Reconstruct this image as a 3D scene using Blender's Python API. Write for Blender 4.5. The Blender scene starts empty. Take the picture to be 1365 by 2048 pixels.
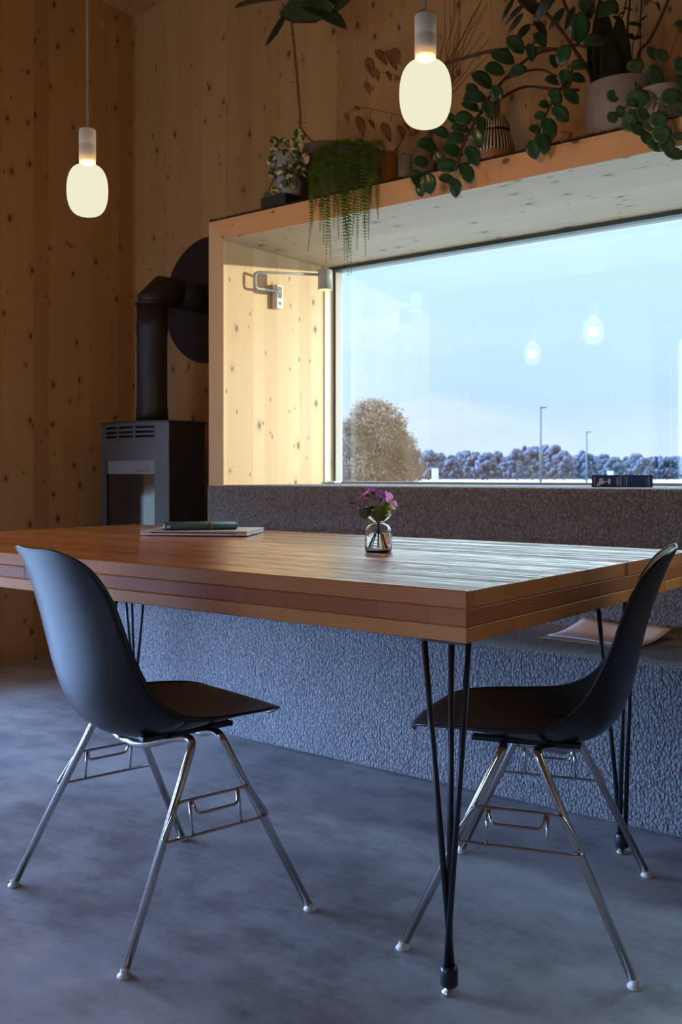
import bpy, bmesh, math, random
import numpy as np
from mathutils import Vector, Matrix
PI = math.pi
rnd = random.Random(7)
C = bpy.context.scene.collection
S = bpy.context.scene

# ------------------------------------------------------------------ camera
F_PX, YAW, HOR, CAM_H = 1969.0, math.radians(38.0), 950.0, 0.98
cd = bpy.data.cameras.new('camera'); cam = bpy.data.objects.new('camera', cd); C.objects.link(cam)
cam.location = (0, 0, CAM_H); cam.rotation_euler = (PI/2, 0, YAW)
cd.sensor_width = 36; cd.lens = F_PX/2048*36; cd.shift_y = -(1024-HOR)/2048
cd.clip_end = 2000
cd.dof.use_dof = True; cd.dof.focus_distance = 2.25; cd.dof.aperture_fstop = 9.0
S.camera = cam
S.view_settings.view_transform = 'Standard'; S.view_settings.look = 'None'
S.view_settings.exposure = 0.0; S.view_settings.gamma = 1.0; S.view_settings.use_curve_mapping = False

# ------------------------------------------------------------------ light constants
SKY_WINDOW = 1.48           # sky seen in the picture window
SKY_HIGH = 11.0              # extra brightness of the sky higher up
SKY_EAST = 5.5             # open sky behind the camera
SKY_SIDE = 66.0            # sky boosted on the left, fill light through the added low strip
SUN_DIR = (-1.0, -1.03, -0.118)
SUN_E, SUN_COL = 4.5, (1.0, 0.86, 0.58)
BULB_W, BULB_COL = 33.0, (1.0, 0.60, 0.22)

# ------------------------------------------------------------------ node helper
class G:
    def __init__(s, nt):
        s.nt = nt; nt.nodes.clear()
    def n(s, t, ins=None, **props):
        nd = s.nt.nodes.new('ShaderNode'+t)
        for k, v in props.items(): setattr(nd, k, v)
        for k, v in (ins or {}).items():
            sk = nd.inputs[k]
            if isinstance(v, bpy.types.NodeSocket): s.nt.links.new(v, sk)
            else:
                if sk.type == 'RGBA' and len(v) == 3: v = (*v, 1)
                sk.default_value = v
        return nd
    def m(s, op, a, b=0.0, c=0.0, clamp=False):
        nd = s.n('Math', {0: a, 1: b, 2: c}, operation=op); nd.use_clamp = clamp
        return nd.outputs[0]
    def mix(s, f, a, b, mode='MIX'):
        nd = s.n('MixRGB', {0: f, 1: a, 2: b}, blend_type=mode); return nd.outputs[0]
    def ramp(s, f, stops, interp='LINEAR'):
        nd = s.n('ValToRGB', {0: f}); cr = nd.color_ramp; cr.interpolation = interp
        while len(cr.elements) < len(stops): cr.elements.new(0.5)
        for e, (p, c) in zip(cr.elements, stops):
            e.position = p; e.color = (*c, 1) if len(c) == 3 else c
        return nd.outputs[0]
    def sstep(s, v, a, b):
        nd = s.n('MapRange', {0: v, 1: a, 2: b, 3: 0.0, 4: 1.0}, interpolation_type='SMOOTHSTEP'); return nd.outputs[0]
    def noise(s, vec, scale, detail=2.0, rough=0.5, out='Fac'):
        return s.n('TexNoise', {'Vector': vec, 'Scale': scale, 'Detail': detail, 'Roughness': rough}).outputs[out]
    def vec(s, x, y, z): return s.n('CombineXYZ', {0: x, 1: y, 2: z}).outputs[0]

def newmat(name):
    m = bpy.data.materials.new(name); m.use_nodes = True
    return m, G(m.node_tree)
def finish(g, shader, disp=None):
    o = g.n('OutputMaterial', {'Surface': shader})
def pbsdf(g, col, rough=0.5, metal=0.0, **kw):
    ins = {'Base Color': col, 'Roughness': rough, 'Metallic': metal}
    ins.update({k.replace('_', ' '): v for k, v in kw.items()})
    return g.n('BsdfPrincipled', ins)
def plain(name, col, rough=0.5, metal=0.0, var=0.08, scale=30, bump=0.0, **kw):
    m, g = newmat(name)
    oc = g.n('TexCoord').outputs['Object']
    nz = g.noise(oc, scale, 3)
    c = g.mix(nz, tuple(x*(1-var) for x in col), tuple(min(1, x*(1+var)) for x in col))
    if bump:
        b = g.n('Bump', {'Strength': bump, 'Distance': 0.002, 'Height': nz}).outputs[0]; kw['Normal'] = b
    finish(g, pbsdf(g, c, rough, metal, **kw).outputs[0]); return m

def clt(name, along, across, lam=0.095, base=(0.47, 0.265, 0.095), dark=(0.37, 0.19, 0.062), rough=0.55, knots=1.0, seed=0.0):
    """spruce panel: glued lamellas, long grain, scattered knots"""
    m, g = newmat(name)
    sep = g.n('SeparateXYZ', {0: g.n('TexCoord').outputs['Object']})
    a0, c0 = sep.outputs[along], sep.outputs[across]
    c0 = g.m('ADD', c0, seed+20.0)
    lid = g.m('FLOOR', g.m('DIVIDE', c0, lam))
    rn = g.n('TexWhiteNoise', {'W': lid}, noise_dimensions='1D').outputs['Value']
    a = g.m('ADD', a0, g.m('MULTIPLY', rn, 7.3))
    # knots
    kv = g.vec(g.m('MULTIPLY', c0, 7.0), g.m('MULTIPLY', a, 4.6), seed)
    v1 = g.n('TexVoronoi', {'Vector': kv, 'Scale': 1.0, 'Randomness': 0.95}, voronoi_dimensions='2D')
    kd = v1.outputs['Distance']; kr = g.n('SeparateColor', {0: v1.outputs['Color']}).outputs[0]
    kv2 = g.vec(g.m('MULTIPLY', c0, 11.0), g.m('MULTIPLY', a, 5.0), seed+5)
    v2 = g.n('TexVoronoi', {'Vector': kv2, 'Scale': 1.0, 'Randomness': 1.0}, voronoi_dimensions='2D')
    kd2 = v2.outputs['Distance']; kr2 = g.n('SeparateColor', {0: v2.outputs['Color']}).outputs[1]
    rad = g.m('MULTIPLY', g.sstep(kr, 0.05, 0.95), 0.10*knots)
    k1 = g.m('SUBTRACT', 1.0, g.sstep(kd, g.m('MULTIPLY', rad, 0.5), g.m('ADD', rad, 0.006)))
    halo = g.m('SUBTRACT', 1.0, g.sstep(kd, 0.0, g.m('ADD', g.m('MULTIPLY', rad, 3.2), 0.01)))
    rad2 = g.m('MULTIPLY', g.sstep(kr2, 0.40, 1.0), 0.085*knots)
    k2 = g.m('SUBTRACT', 1.0, g.sstep(kd2, g.m('MULTIPLY', rad2, 0.4), g.m('ADD', rad2, 0.005)))
    cw = g.m('ADD', c0, g.m('MULTIPLY', halo, 0.014))
    # grain
    n1 = g.noise(g.vec(g.m('MULTIPLY', cw, 1.0), g.m('MULTIPLY', a, 0.025), rn), 95, 3, 0.6)
    n2 = g.noise(g.vec(cw, g.m('MULTIPLY', a, 0.06), rn), 22, 2)
    tone = g.m('ADD', g.m('MULTIPLY', rn, 0.55), g.m('ADD', g.m('MULTIPLY', n1, 0.45), g.m('MULTIPLY', n2, 0.45)))
    col = g.mix(g.sstep(tone, 0.35, 1.15), base, dark)
    col = g.mix(g.m('MULTIPLY', halo, 0.45), col, tuple(x*0.62 for x in dark))
    col = g.mix(g.m('MULTIPLY', k1, 0.88), col, (0.085, 0.035, 0.012))
    col = g.mix(g.m('MULTIPLY', k2, 0.85), col, (0.11, 0.048, 0.018))
    # seams
    fr = g.m('FRACT', g.m('DIVIDE', c0, lam))
    seam = g.m('LESS_THAN', fr, 0.014)
    col = g.mix(g.m('MULTIPLY', seam, 0.45), col, tuple(x*0.5 for x in dark))
    b = g.n('Bump', {'Strength': 0.12, 'Distance': 0.001, 'Height': n1}).outputs[0]
    finish(g, pbsdf(g, col, rough, Normal=b).outputs[0]); return m

def solid_wood(name, along, across, light, dark, lam=0.12, rough=0.16, coat=0.0, seed=0.0, zc=0.0, wave=0.1, wdist=0.004, spec=0.5):
    """sawn lamellas as a solid: rings show as long grain on the faces and arcs on end grain"""
    m, g = newmat(name)
    sep = g.n('SeparateXYZ', {0: g.n('TexCoord').outputs['Object']})
    a0, c0, z0 = sep.outputs[along], sep.outputs[across], sep.outputs[2]
    c0 = g.m('ADD', c0, seed+30.0)
    q = g.m('DIVIDE', c0, lam); lid = g.m('FLOOR', q)
    wn = g.n('TexWhiteNoise', {'W': lid}, noise_dimensions='1D')
    rn = wn.outputs['Value']; rc = g.n('SeparateColor', {0: wn.outputs['Color']})
    cl = g.m('MULTIPLY', g.m('SUBTRACT', g.m('FRACT', q), g.m('ADD', 0.2, g.m('MULTIPLY', rc.outputs[0], 0.6))), lam)
    zl = g.m('ADD', g.m('SUBTRACT', z0, zc), g.m('SUBTRACT', g.m('MULTIPLY', rc.outputs[1], 0.10), 0.09))
    wob = g.noise(g.vec(g.m('MULTIPLY', a0, 0.5), cl, zl), 6, 2)
    r = g.m('SQRT', g.m('ADD', g.m('MULTIPLY', cl, cl), g.m('MULTIPLY', zl, zl)))
    r = g.m('ADD', r, g.m('MULTIPLY', wob, 0.03))
    ring = g.m('FRACT', g.m('MULTIPLY', r, 190.0))
    ring = g.m('POWER', ring, 2.2)
    fine = g.noise(g.vec(g.m('MULTIPLY', a0, 0.04), g.m('ADD', c0, 0.0), z0), 160, 2)
    tone = g.m('ADD', g.m('ADD', g.m('MULTIPLY', ring, 0.42), g.m('MULTIPLY', rn, 0.38)), g.m('MULTIPLY', fine, 0.3))
    col = g.mix(g.sstep(tone, 0.1, 1.0), light, dark)
    v = g.n('TexVoronoi', {'Vector': g.vec(g.m('MULTIPLY', c0, 7.0), g.m('MULTIPLY', g.m('ADD', a0, g.m('MULTIPLY', rn, 5)), 2.4), 0.0), 'Scale': 1.0, 'Randomness': 1.0}, voronoi_dimensions='2D')
    kr = g.n('SeparateColor', {0: v.outputs['Color']}).outputs[0]
    rad = g.m('MULTIPLY', g.sstep(kr, 0.45, 1.0), 0.10)
    k = g.m('SUBTRACT', 1.0, g.sstep(v.outputs['Distance'], g.m('MULTIPLY', rad, 0.3), g.m('ADD', rad, 0.01)))
    col = g.mix(g.m('MULTIPLY', k, 0.8), col, tuple(x*0.28 for x in dark))
    seam = g.m('LESS_THAN', g.m('FRACT', q), 0.012)
    col = g.mix(g.m('MULTIPLY', seam, 0.5), col, tuple(x*0.45 for x in dark))
    wav = g.noise(g.vec(g.m('MULTIPLY', a0, 0.03), c0, z0), 34, 3, 0.6)
    h = g.m('ADD', g.m('MULTIPLY', wav, 1.0), g.m('MULTIPLY', ring, 0.05))
    b = g.n('Bump', {'Strength': wave, 'Distance': wdist, 'Height': h}).outputs[0]
    rgh = g.m('ADD', rough, g.m('MULTIPLY', g.noise(g.vec(g.m('MULTIPLY', a0, 0.06), c0, z0), 18, 3), 0.16))
    finish(g, pbsdf(g, col, rgh, Normal=b, Specular_IOR_Level=spec, Coat_Weight=coat, Coat_Roughness=0.17, Coat_IOR=1.8, Coat_Normal=b).outputs[0]); return m

# ------------------------------------------------------------------ world: late evening sky
def make_world():
    w = bpy.data.worlds.new('evening_sky'); S.world = w; w.use_nodes = True
    g = G(w.node_tree)
    d = g.n('TexCoord').outputs['Generated']
    sp = g.n('SeparateXYZ', {0: d}); x, y, z = sp.outputs
    col = g.ramp(z, [(0.0, (0.56, 0.68, 0.82)), (0.07, (0.47, 0.65, 0.84)), (0.15, (0.50, 0.72, 0.86)), (0.28, (0.55, 0.81, 0.88)), (0.7, (0.42, 0.64, 0.90))])
    # soft streaky cloud
    cv = g.vec(g.m('MULTIPLY', x, 1.0), g.m('MULTIPLY', y, 1.0), g.m('MULTIPLY', z, 5.0))
    cl = g.sstep(g.noise(cv, 3.2, 5, 0.55), 0.42, 0.72)
    col = g.mix(g.m('MULTIPLY', cl, 0.5), col, (0.68, 0.80, 0.89))
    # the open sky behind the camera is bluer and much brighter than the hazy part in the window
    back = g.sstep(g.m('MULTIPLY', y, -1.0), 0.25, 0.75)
    side = g.m('MULTIPLY', g.sstep(g.m('MULTIPLY', x, -1.0), 0.35, 0.75), g.sstep(y, 0.50, 0.20))  # side sky boosted to feed the added low strip
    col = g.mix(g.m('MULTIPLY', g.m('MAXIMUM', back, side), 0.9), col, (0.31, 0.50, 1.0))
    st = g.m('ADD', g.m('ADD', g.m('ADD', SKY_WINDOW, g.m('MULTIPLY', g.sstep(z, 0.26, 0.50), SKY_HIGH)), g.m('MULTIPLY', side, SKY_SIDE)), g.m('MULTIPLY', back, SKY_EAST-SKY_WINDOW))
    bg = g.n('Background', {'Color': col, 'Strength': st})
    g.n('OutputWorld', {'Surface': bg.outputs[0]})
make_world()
sd = bpy.data.lights.new('sun', 'SUN'); sun = bpy.data.objects.new('sun', sd); C.objects.link(sun)
sd.energy = SUN_E; sd.color = SUN_COL; sd.angle = math.radians(0.6)
sun.rotation_euler = Vector(SUN_DIR).to_track_quat('-Z', 'Y').to_euler(); sun.location = (6, 12, 4)
S.cycles.max_bounces = 10; S.cycles.diffuse_bounces = 5; S.cycles.transparent_max_bounces = 16
S.cycles.sample_clamp_indirect = 6.0

# ------------------------------------------------------------------ placing: image point -> real point at a known distance
_R = np.array([math.cos(YAW), math.sin(YAW)]); _Fw = np.array([-math.sin(YAW), math.cos(YAW)])
def _ray(px, py):
    gxy = _Fw + (px-682.5)/F_PX*_R
    return np.array([gxy[0], gxy[1], (HOR-py)/F_PX])
_O = np.array([0, 0, CAM_H])
def aty(px, py, y): r = _ray(px, py); return _O + r*y/r[1]
def atz(px, py, z): r = _ray(px, py); return _O + r*(z-CAM_H)/r[2]
def atd(px, py, d): return _O + _ray(px, py)*d

# ------------------------------------------------------------------ mesh helper
class MB:
    def __init__(s): s.V = []; s.F = []; s.S = []; s.M = []
    def add(s, v, f, smooth=False, m=0):
        o = len(s.V); s.V.extend([tuple(map(float, p)) for p in v])
        for q in f: s.F.append(tuple(i+o for i in q)); s.S.append(smooth); s.M.append(m)
        return s
    def box(s, x0, x1, y0, y1, z0, z1, m=0):
        v = [(x, y, z) for z in (z0, z1) for y in (y0, y1) for x in (x0, x1)]
        return s.add(v, [(0, 2, 3, 1), (4, 5, 7, 6), (0, 1, 5, 4), (2, 6, 7, 3), (0, 4, 6, 2), (1, 3, 7, 5)], False, m)
    def obox(s, c, ax, ay, az, m=0):
        c, ax, ay, az = map(np.array, (c, ax, ay, az))
        v = [c+i*ax+j*ay+k*az for k in (-1, 1) for j in (-1, 1) for i in (-1, 1)]
        return s.add(v, [(0, 2, 3, 1), (4, 5, 7, 6), (0, 1, 5, 4), (2, 6, 7, 3), (0, 4, 6, 2), (1, 3, 7, 5)], False, m)
    def prism(s, poly, f0, f1, m=0, smooth=False):
        n = len(poly); v = [f0(*p) for p in poly]+[f1(*p) for p in poly]
        f = [tuple(range(n))[::-1], tuple(range(n, 2*n))]
        s.add(v, f, False, m)
        o = len(s.V)-2*n
        for i in range(n):
            j = (i+1) % n; s.F.append((o+i, o+j, o+n+j, o+n+i)); s.S.append(smooth); s.M.append(m)
        return s
    def tube(s, pts, r, n=10, closed=False, caps=True, m=0):
        P = [np.array(p, float) for p in pts]; k = len(P)
        R = [r]*k if np.isscalar(r) else list(r)
        T = []
        for i in range(k):
            a = P[(i-1) % k] if (closed or i > 0) else P[i]; b = P[(i+1) % k] if (closed or i < k-1) else P[i]
            t = b-a; T.append(t/(np.linalg.norm(t)+1e-12))
        u = np.cross(T[0], (0, 0, 1)); u = np.cross(T[0], (1, 0, 0)) if np.linalg.norm(u) < 1e-3 else u
        u /= np.linalg.norm(u); v = []
        for i in range(k):
            u = u - T[i]*np.dot(u, T[i]); u /= np.linalg.norm(u)+1e-12; w = np.cross(T[i], u)
            for j in range(n):
                a = 2*PI*j/n; v.append(P[i]+R[i]*(math.cos(a)*u+math.sin(a)*w))
        f = []
        for i in range(k if closed else k-1):
            for j in range(n):
                a, b = i*n+j, i*n+(j+1) % n; i2 = ((i+1) % k)*n
                f.append((a, b, i2+(j+1) % n, i2+j))
        s.add(v, f, True, m)
        if caps and not closed:
            o = len(s.V)-k*n
            s.F.append(tuple(o+j for j in range(n))[::-1]); s.S.append(False); s.M.append(m)
            s.F.append(tuple(o+(k-1)*n+j for j in range(n))); s.S.append(False); s.M.append(m)
        return s
    def lathe(s, prof, c=(0, 0, 0), n=32, m=0, smooth=True, ax=(1, 0, 0), ay=(0, 1, 0), az=(0, 0, 1), close=False):
        c, ax, ay, az = map(lambda q: np.array(q, float), (c, ax, ay, az)); v = []; k = len(prof)
        for (r, z) in prof:
            for j in range(n):
                a = 2*PI*j/n; v.append(c+ax*r*math.cos(a)+ay*r*math.sin(a)+az*z)
        f = []
        for i in range(k if close else k-1):
            for j in range(n):
                i2 = (i+1) % k
                f.append((i*n+j, i*n+(j+1) % n, i2*n+(j+1) % n, i2*n+j))
        s.add(v, f, smooth, m)
        o = len(s.V)-k*n
        if not close:
            if prof[0][0] > 1e-5: s.F.append(tuple(o+j for j in range(n))[::-1]); s.S.append(False); s.M.append(m)
            if prof[-1][0] > 1e-5: s.F.append(tuple(o+(k-1)*n+j for j in range(n))); s.S.append(False); s.M.append(m)
        return s
    def grid(s, P, smooth=True, m=0):
        h, w = len(P), len(P[0]); v = [p for row in P for p in row]
        f = [(i*w+j, i*w+j+1, (i+1)*w+j+1, (i+1)*w+j) for i in range(h-1) for j in range(w-1)]
        return s.add(v, f, smooth, m)
def spline(pts, n=8, closed=False):
    P = [np.array(p, float) for p in pts]; out = []; k = len(P)
    rng = range(k) if closed else range(k-1)
    for i in rng:
        p1, p2 = P[i], P[(i+1) % k]
        p0 = P[(i-1) % k] if (closed or i > 0) else 2*p1-p2
        p3 = P[(i+2) % k] if (closed or i < k-2) else 2*p2-p1
        for j in range(n):
            t = j/n
            out.append(0.5*((2*p1)+(-p0+p2)*t+(2*p0-5*p1+4*p2-p3)*t*t+(-p0+3*p1-3*p2+p3)*t**3))
    if not closed: out.append(P[-1])
    return out
def fillet(pts, r=0.03, n=6, closed=False):
    """polyline with rounded corners"""
    P = [np.array(p, float) for p in pts]; k = len(P); out = []
    for i in range(k):
        if not closed and i in (0, k-1): out.append(P[i]); continue
        a, b, c = P[i-1], P[i], P[(i+1) % k]
        d1 = a-b; d2 = c-b; l1, l2 = np.linalg.norm(d1), np.linalg.norm(d2)
        q = min(r, 0.48*l1, 0.48*l2); s0 = b+d1/l1*q; s1 = b+d2/l2*q
        for j in range(n+1):
            t = j/n; out.append((1-t)**2*s0+2*t*(1-t)*b+t*t*s1)
    return out

BASE = {}
def thing(name, label, cat, loc=(0, 0, 0), rotz=0.0, group=None):
    o = bpy.data.objects.new(name, None); C.objects.link(o); o.empty_display_size = 0.1
    o.location = tuple(map(float, loc)); o.rotation_euler = (0, 0, rotz)
    o['label'] = label; o['category'] = cat
    if group: o['group'] = group
    return o
def wthing(name, label, cat, loc, group=None):
    """a thing whose parts are given in room coordinates"""
    o = thing(name, label, cat, loc, 0, group); BASE[o.name] = np.array(loc, float); return o
def obj(name, mb, mats, parent=None, bevel=0.0, solid=0.0, sub=0, loc=None, seg=2):
    me = bpy.data.meshes.new(name)
    off = np.zeros(3); r = parent
    while r is not None:
        if r.name in BASE: off = BASE[r.name]; break
        r = r.parent
    if loc is not None: off = np.array(loc, float)
    V = np.array(mb.V)-off
    me.from_pydata(V.tolist(), [], mb.F)
    me.polygons.foreach_set('use_smooth', mb.S)
    if not isinstance(mats, (list, tuple)): mats = [mats]
    for m in mats: me.materials.append(m)
    me.polygons.foreach_set('material_index', mb.M); me.update()
    bm = bmesh.new(); bm.from_mesh(me); bmesh.ops.recalc_face_normals(bm, faces=bm.faces); bm.to_mesh(me); bm.free()
    o = bpy.data.objects.new(name, me); C.objects.link(o)
    if parent is not None: o.parent = parent
    elif loc is not None: o.location = loc
    if solid: md = o.modifiers.new('solid', 'SOLIDIFY'); md.thickness = solid; md.offset = 0
    if bevel:
        md = o.modifiers.new('bevel', 'BEVEL'); md.width = bevel; md.segments = seg; md.limit_method = 'ANGLE'; md.angle_limit = math.radians(40); md.harden_normals = False
    if sub: md = o.modifiers.new('sub', 'SUBSURF'); md.levels = sub; md.render_levels = sub
    return o
def struct(name, mb, mats, parent=None, **k):
    o = obj(name, mb, mats, parent, **k)
    if parent is None: o['kind'] = 'structure'
    return o
def tag(o, label, cat, group=None):
    o['label'] = label; o['category'] = cat
    if group: o['group'] = group
    return o
def dup(root, loc, rotz, label):
    r = root.copy(); C.objects.link(r); r.location = loc; r.rotation_euler = (0, 0, rotz); r['label'] = label
    for ch in list(root.children):
        c = ch.copy(); C.objects.link(c); c.parent = r
        for gch in ch.children:
            e = gch.copy(); C.objects.link(e); e.parent = c
    return r

# ------------------------------------------------------------------ materials
M = {}
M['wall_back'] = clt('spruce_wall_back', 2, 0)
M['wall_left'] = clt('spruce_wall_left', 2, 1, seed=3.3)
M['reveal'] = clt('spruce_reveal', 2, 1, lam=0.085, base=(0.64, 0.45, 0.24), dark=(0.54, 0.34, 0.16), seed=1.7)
M['soffit'] = clt('spruce_soffit', 0, 1, lam=0.11, base=(0.50, 0.37, 0.23), dark=(0.43, 0.29, 0.165), seed=2.2)
M['fascia'] = clt('spruce_fascia', 0, 2, lam=0.3, base=(0.60, 0.34, 0.15), dark=(0.50, 0.25, 0.10), seed=4.85)
M['ceiling'] = clt('spruce_ceiling', 1, 0, seed=6.1)
def concrete():
    m, g = newmat('polished_concrete')
    oc = g.n('TexCoord').outputs['Object']
    n1 = g.noise(oc, 1.6, 6, 0.6); n2 = g.noise(oc, 7, 6, 0.65); n3 = g.noise(oc, 45, 4, 0.7)
    st = g.noise(g.n('Mapping', {'Vector': oc, 'Rotation': (0, 0, 0.6), 'Scale': (1, 3.5, 1)}).outputs[0], 5, 5, 0.65)
    t = g.m('ADD', g.m('ADD', g.m('MULTIPLY', n1, 0.5), g.m('MULTIPLY', n2, 0.35)), g.m('ADD', g.m('MULTIPLY', n3, 0.12), g.m('MULTIPLY', st, 0.25)))
    col = g.ramp(t, [(0.46, (0.12, 0.112, 0.11)), (0.56, (0.23, 0.22, 0.22)), (0.64, (0.34, 0.33, 0.325)), (0.76, (0.46, 0.45, 0.44))])
    sp = g.n('TexVoronoi', {'Vector': oc, 'Scale': 38.0}).outputs['Distance']
    pit = g.m('MULTIPLY', g.m('LESS_THAN', sp, 0.06), g.sstep(n2, 0.5, 0.62))
    col = g.mix(g.m('MULTIPLY', pit, 0.6), col, (0.06, 0.055, 0.05))
    r = g.m('ADD', 0.26, g.m('MULTIPLY', g.m('ADD', n2, st), 0.17))
    b = g.n('Bump', {'Strength': 0.10, 'Distance': 0.004, 'Height': g.m('ADD', n2, g.m('MULTIPLY', n3, 0.2))}).outputs[0]
    finish(g, pbsdf(g, col, r, Normal=b, Specular_IOR_Level=0.6).outputs[0]); return m
M['concrete'] = concrete()
def carpet():
    m, g = newmat('grey_boucle_carpet')
    oc = g.n('TexCoord').outputs['Object']
    w = g.n('Mapping', {'Vector': oc, 'Scale': (1.0, 1.0, 0.75), 'Rotation': (0, 0.5, 0)}).outputs[0]
    wob = g.n('TexNoise', {'Vector': w, 'Scale': 60.0, 'Detail': 2.0}).outputs['Color']
    w2 = g.mix(0.012, w, wob, 'ADD')
    v = g.n('TexVoronoi', {'Vector': w2, 'Scale': 125.0, 'Randomness': 0.9}, feature='F1')
    d = v.outputs['Distance']; n = g.noise(w, 230, 2)
    big = g.noise(oc, 7, 3)
    h = g.m('ADD', g.m('MULTIPLY', g.m('SUBTRACT', 1.0, d), 1.0), g.m('MULTIPLY', n, 0.3))
    rv = g.n('SeparateColor', {0: v.outputs['Color']}).outputs[0]
    t = g.m('ADD', g.m('MULTIPLY', g.sstep(d, 0.65, 0.12), 0.62), g.m('ADD', g.m('MULTIPLY', rv, 0.28), g.m('MULTIPLY', big, 0.25)))
    col = g.ramp(t, [(0.1, (0.11, 0.108, 0.11)), (0.5, (0.20, 0.196, 0.198)), (1.0, (0.29, 0.285, 0.285))])
    b = g.n('Bump', {'Strength': 0.7, 'Distance': 0.007, 'Height': h}).outputs[0]
    finish(g, pbsdf(g, col, 0.95, Normal=b, Specular_IOR_Level=0.1, Sheen_Weight=0.25, Sheen_Roughness=0.5).outputs[0]); return m
M['carpet'] = carpet()
def pane_glass(name, refl=0.10, tint=(0.96, 0.99, 1.0)):
    m, g = newmat(name)
    fc = g.n('LayerWeight', {'Blend': 0.5}).outputs['Facing']
    f = g.m('ADD', 0.04+refl, g.m('MULTIPLY', g.m('POWER', fc, 5.0), 0.9), clamp=True)
    tr = g.n('BsdfTransparent', {'Color': tint}); gl = g.n('BsdfGlossy', {'Color': (1, 1, 1), 'Roughness': 0.0})
    finish(g, g.n('MixShader', {0: f, 1: tr.outputs[0], 2: gl.outputs[0]}).outputs[0]); return m
M['pane'] = pane_glass('window_glass', 0.06)
M['pane_clear'] = pane_glass('clear_window_glass', 0.0)
M['frame_grey'] = plain('grey_window_frame', (0.30, 0.29, 0.28), 0.5)
M['alu'] = plain('pale_aluminium', (0.62, 0.62, 0.60), 0.4, 0.0)
M['white'] = plain('white_paint', (0.80, 0.79, 0.76), 0.4)
M['rubber'] = plain('black_rubber', (0.015, 0.017, 0.018), 0.6)
M['darkgrey'] = plain('dark_blue_grey_blind', (0.035, 0.05, 0.06), 0.5)
M['oak'] = plain('pale_oak', (0.62, 0.42, 0.22), 0.5, scale=60)
M['bead'] = plain('cream_bead', (0.78, 0.70, 0.52), 0.5)
M['black'] = plain('black_powder_coat', (0.012, 0.012, 0.014), 0.38)
M['shell'] = plain('black_fibreglass', (0.013, 0.0095, 0.009), 0.33, var=0.35, scale=90, bump=0.12, Specular_IOR_Level=0.4)
M['chrome'] = plain('chrome', (0.62, 0.60, 0.58), 0.16, 1.0, var=0.05)
M['glide'] = plain('cream_plastic', (0.62, 0.56, 0.46), 0.5)
M['steel'] = plain('steel', (0.55, 0.54, 0.52), 0.25, 1.0)
M['stove'] = plain('anthracite_steel', (0.085, 0.082, 0.08), 0.48, 0.35, var=0.1)
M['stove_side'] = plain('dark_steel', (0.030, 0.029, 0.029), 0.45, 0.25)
M['flue'] = plain('flue_black', (0.016, 0.015, 0.015), 0.55)
M['stove_in'] = plain('soot', (0.006, 0.006, 0.006), 0.8)

# ================================================================== SETTING
XL, YB = -4.50, 3.80                     # left wall, back wall
XR, YF = 3.2, -4.2
def ceil_z(x, y): return 3.655+0.13*(x+4.5)+0.06*(3.8-y)
struct('floor', MB().box(XL-0.3, XR+0.3, YF-0.3, 4.1, -0.25, 0.0), M['concrete'])
mb = MB(); k = [(XL-0.3, YF-0.3), (XR+0.3, YF-0.3), (XR+0.3, YB+0.3), (XL-0.3, YB+0.3)]
mb.add([(x, y, ceil_z(x, y)) for x, y in k]+[(x, y, ceil_z(x, y)+0.2) for x, y in k], [(0, 1, 2, 3), (4, 7, 6, 5), (0, 4, 5, 1), (1, 5, 6, 2), (2, 6, 7, 3), (3, 7, 4, 0)])
struct('ceiling', mb, M['ceiling'])
BX0, BX1, BZ1 = -3.255, 1.30, 2.137      # outside of the window box
IX0, IX1, IZ1 = -3.161, 1.206, 2.043     # inside of the window box
BY = 3.18; WY = 4.03
SILL = 0.935
ZT = 5.2
struct('wall_back', MB().box(XL-0.3, BX0, YB, 4.1, 0, ZT).box(BX1, XR+0.3, YB, 4.1, 0, ZT).box(BX0, BX1, YB, 4.1, BZ1, ZT), M['wall_back'])
FILL_WIN = (-0.7, 2.0, 0.03, 0.90)      # added unseen low glazed strip, lets in cool fill light
mb = MB().box(XL-0.3, XL, FILL_WIN[1], 3.8, 0, ZT).box(XL-0.3, XL, YF-0.3, FILL_WIN[0], 0, ZT).box(XL-0.3, XL, FILL_WIN[0], FILL_WIN[1], FILL_WIN[3], ZT)
struct('wall_left', mb, M['wall_left'])
struct('wall_right', MB().box(XR, XR+0.3, YF-0.3, YB, 0, ZT+0.6), M['wall_left'])
WIN3 = (-4.35, -2.0, 0.02, 2.75)
mb = MB().box(XL, WIN3[0], YF-0.3, YF, 0, ZT+0.6).box(WIN3[1], XR, YF-0.3, YF, 0, ZT+0.6).box(WIN3[0], WIN3[1], YF-0.3, YF, WIN3[3], ZT+0.6)
struct('wall_front', mb, M['wall_back'])
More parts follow.
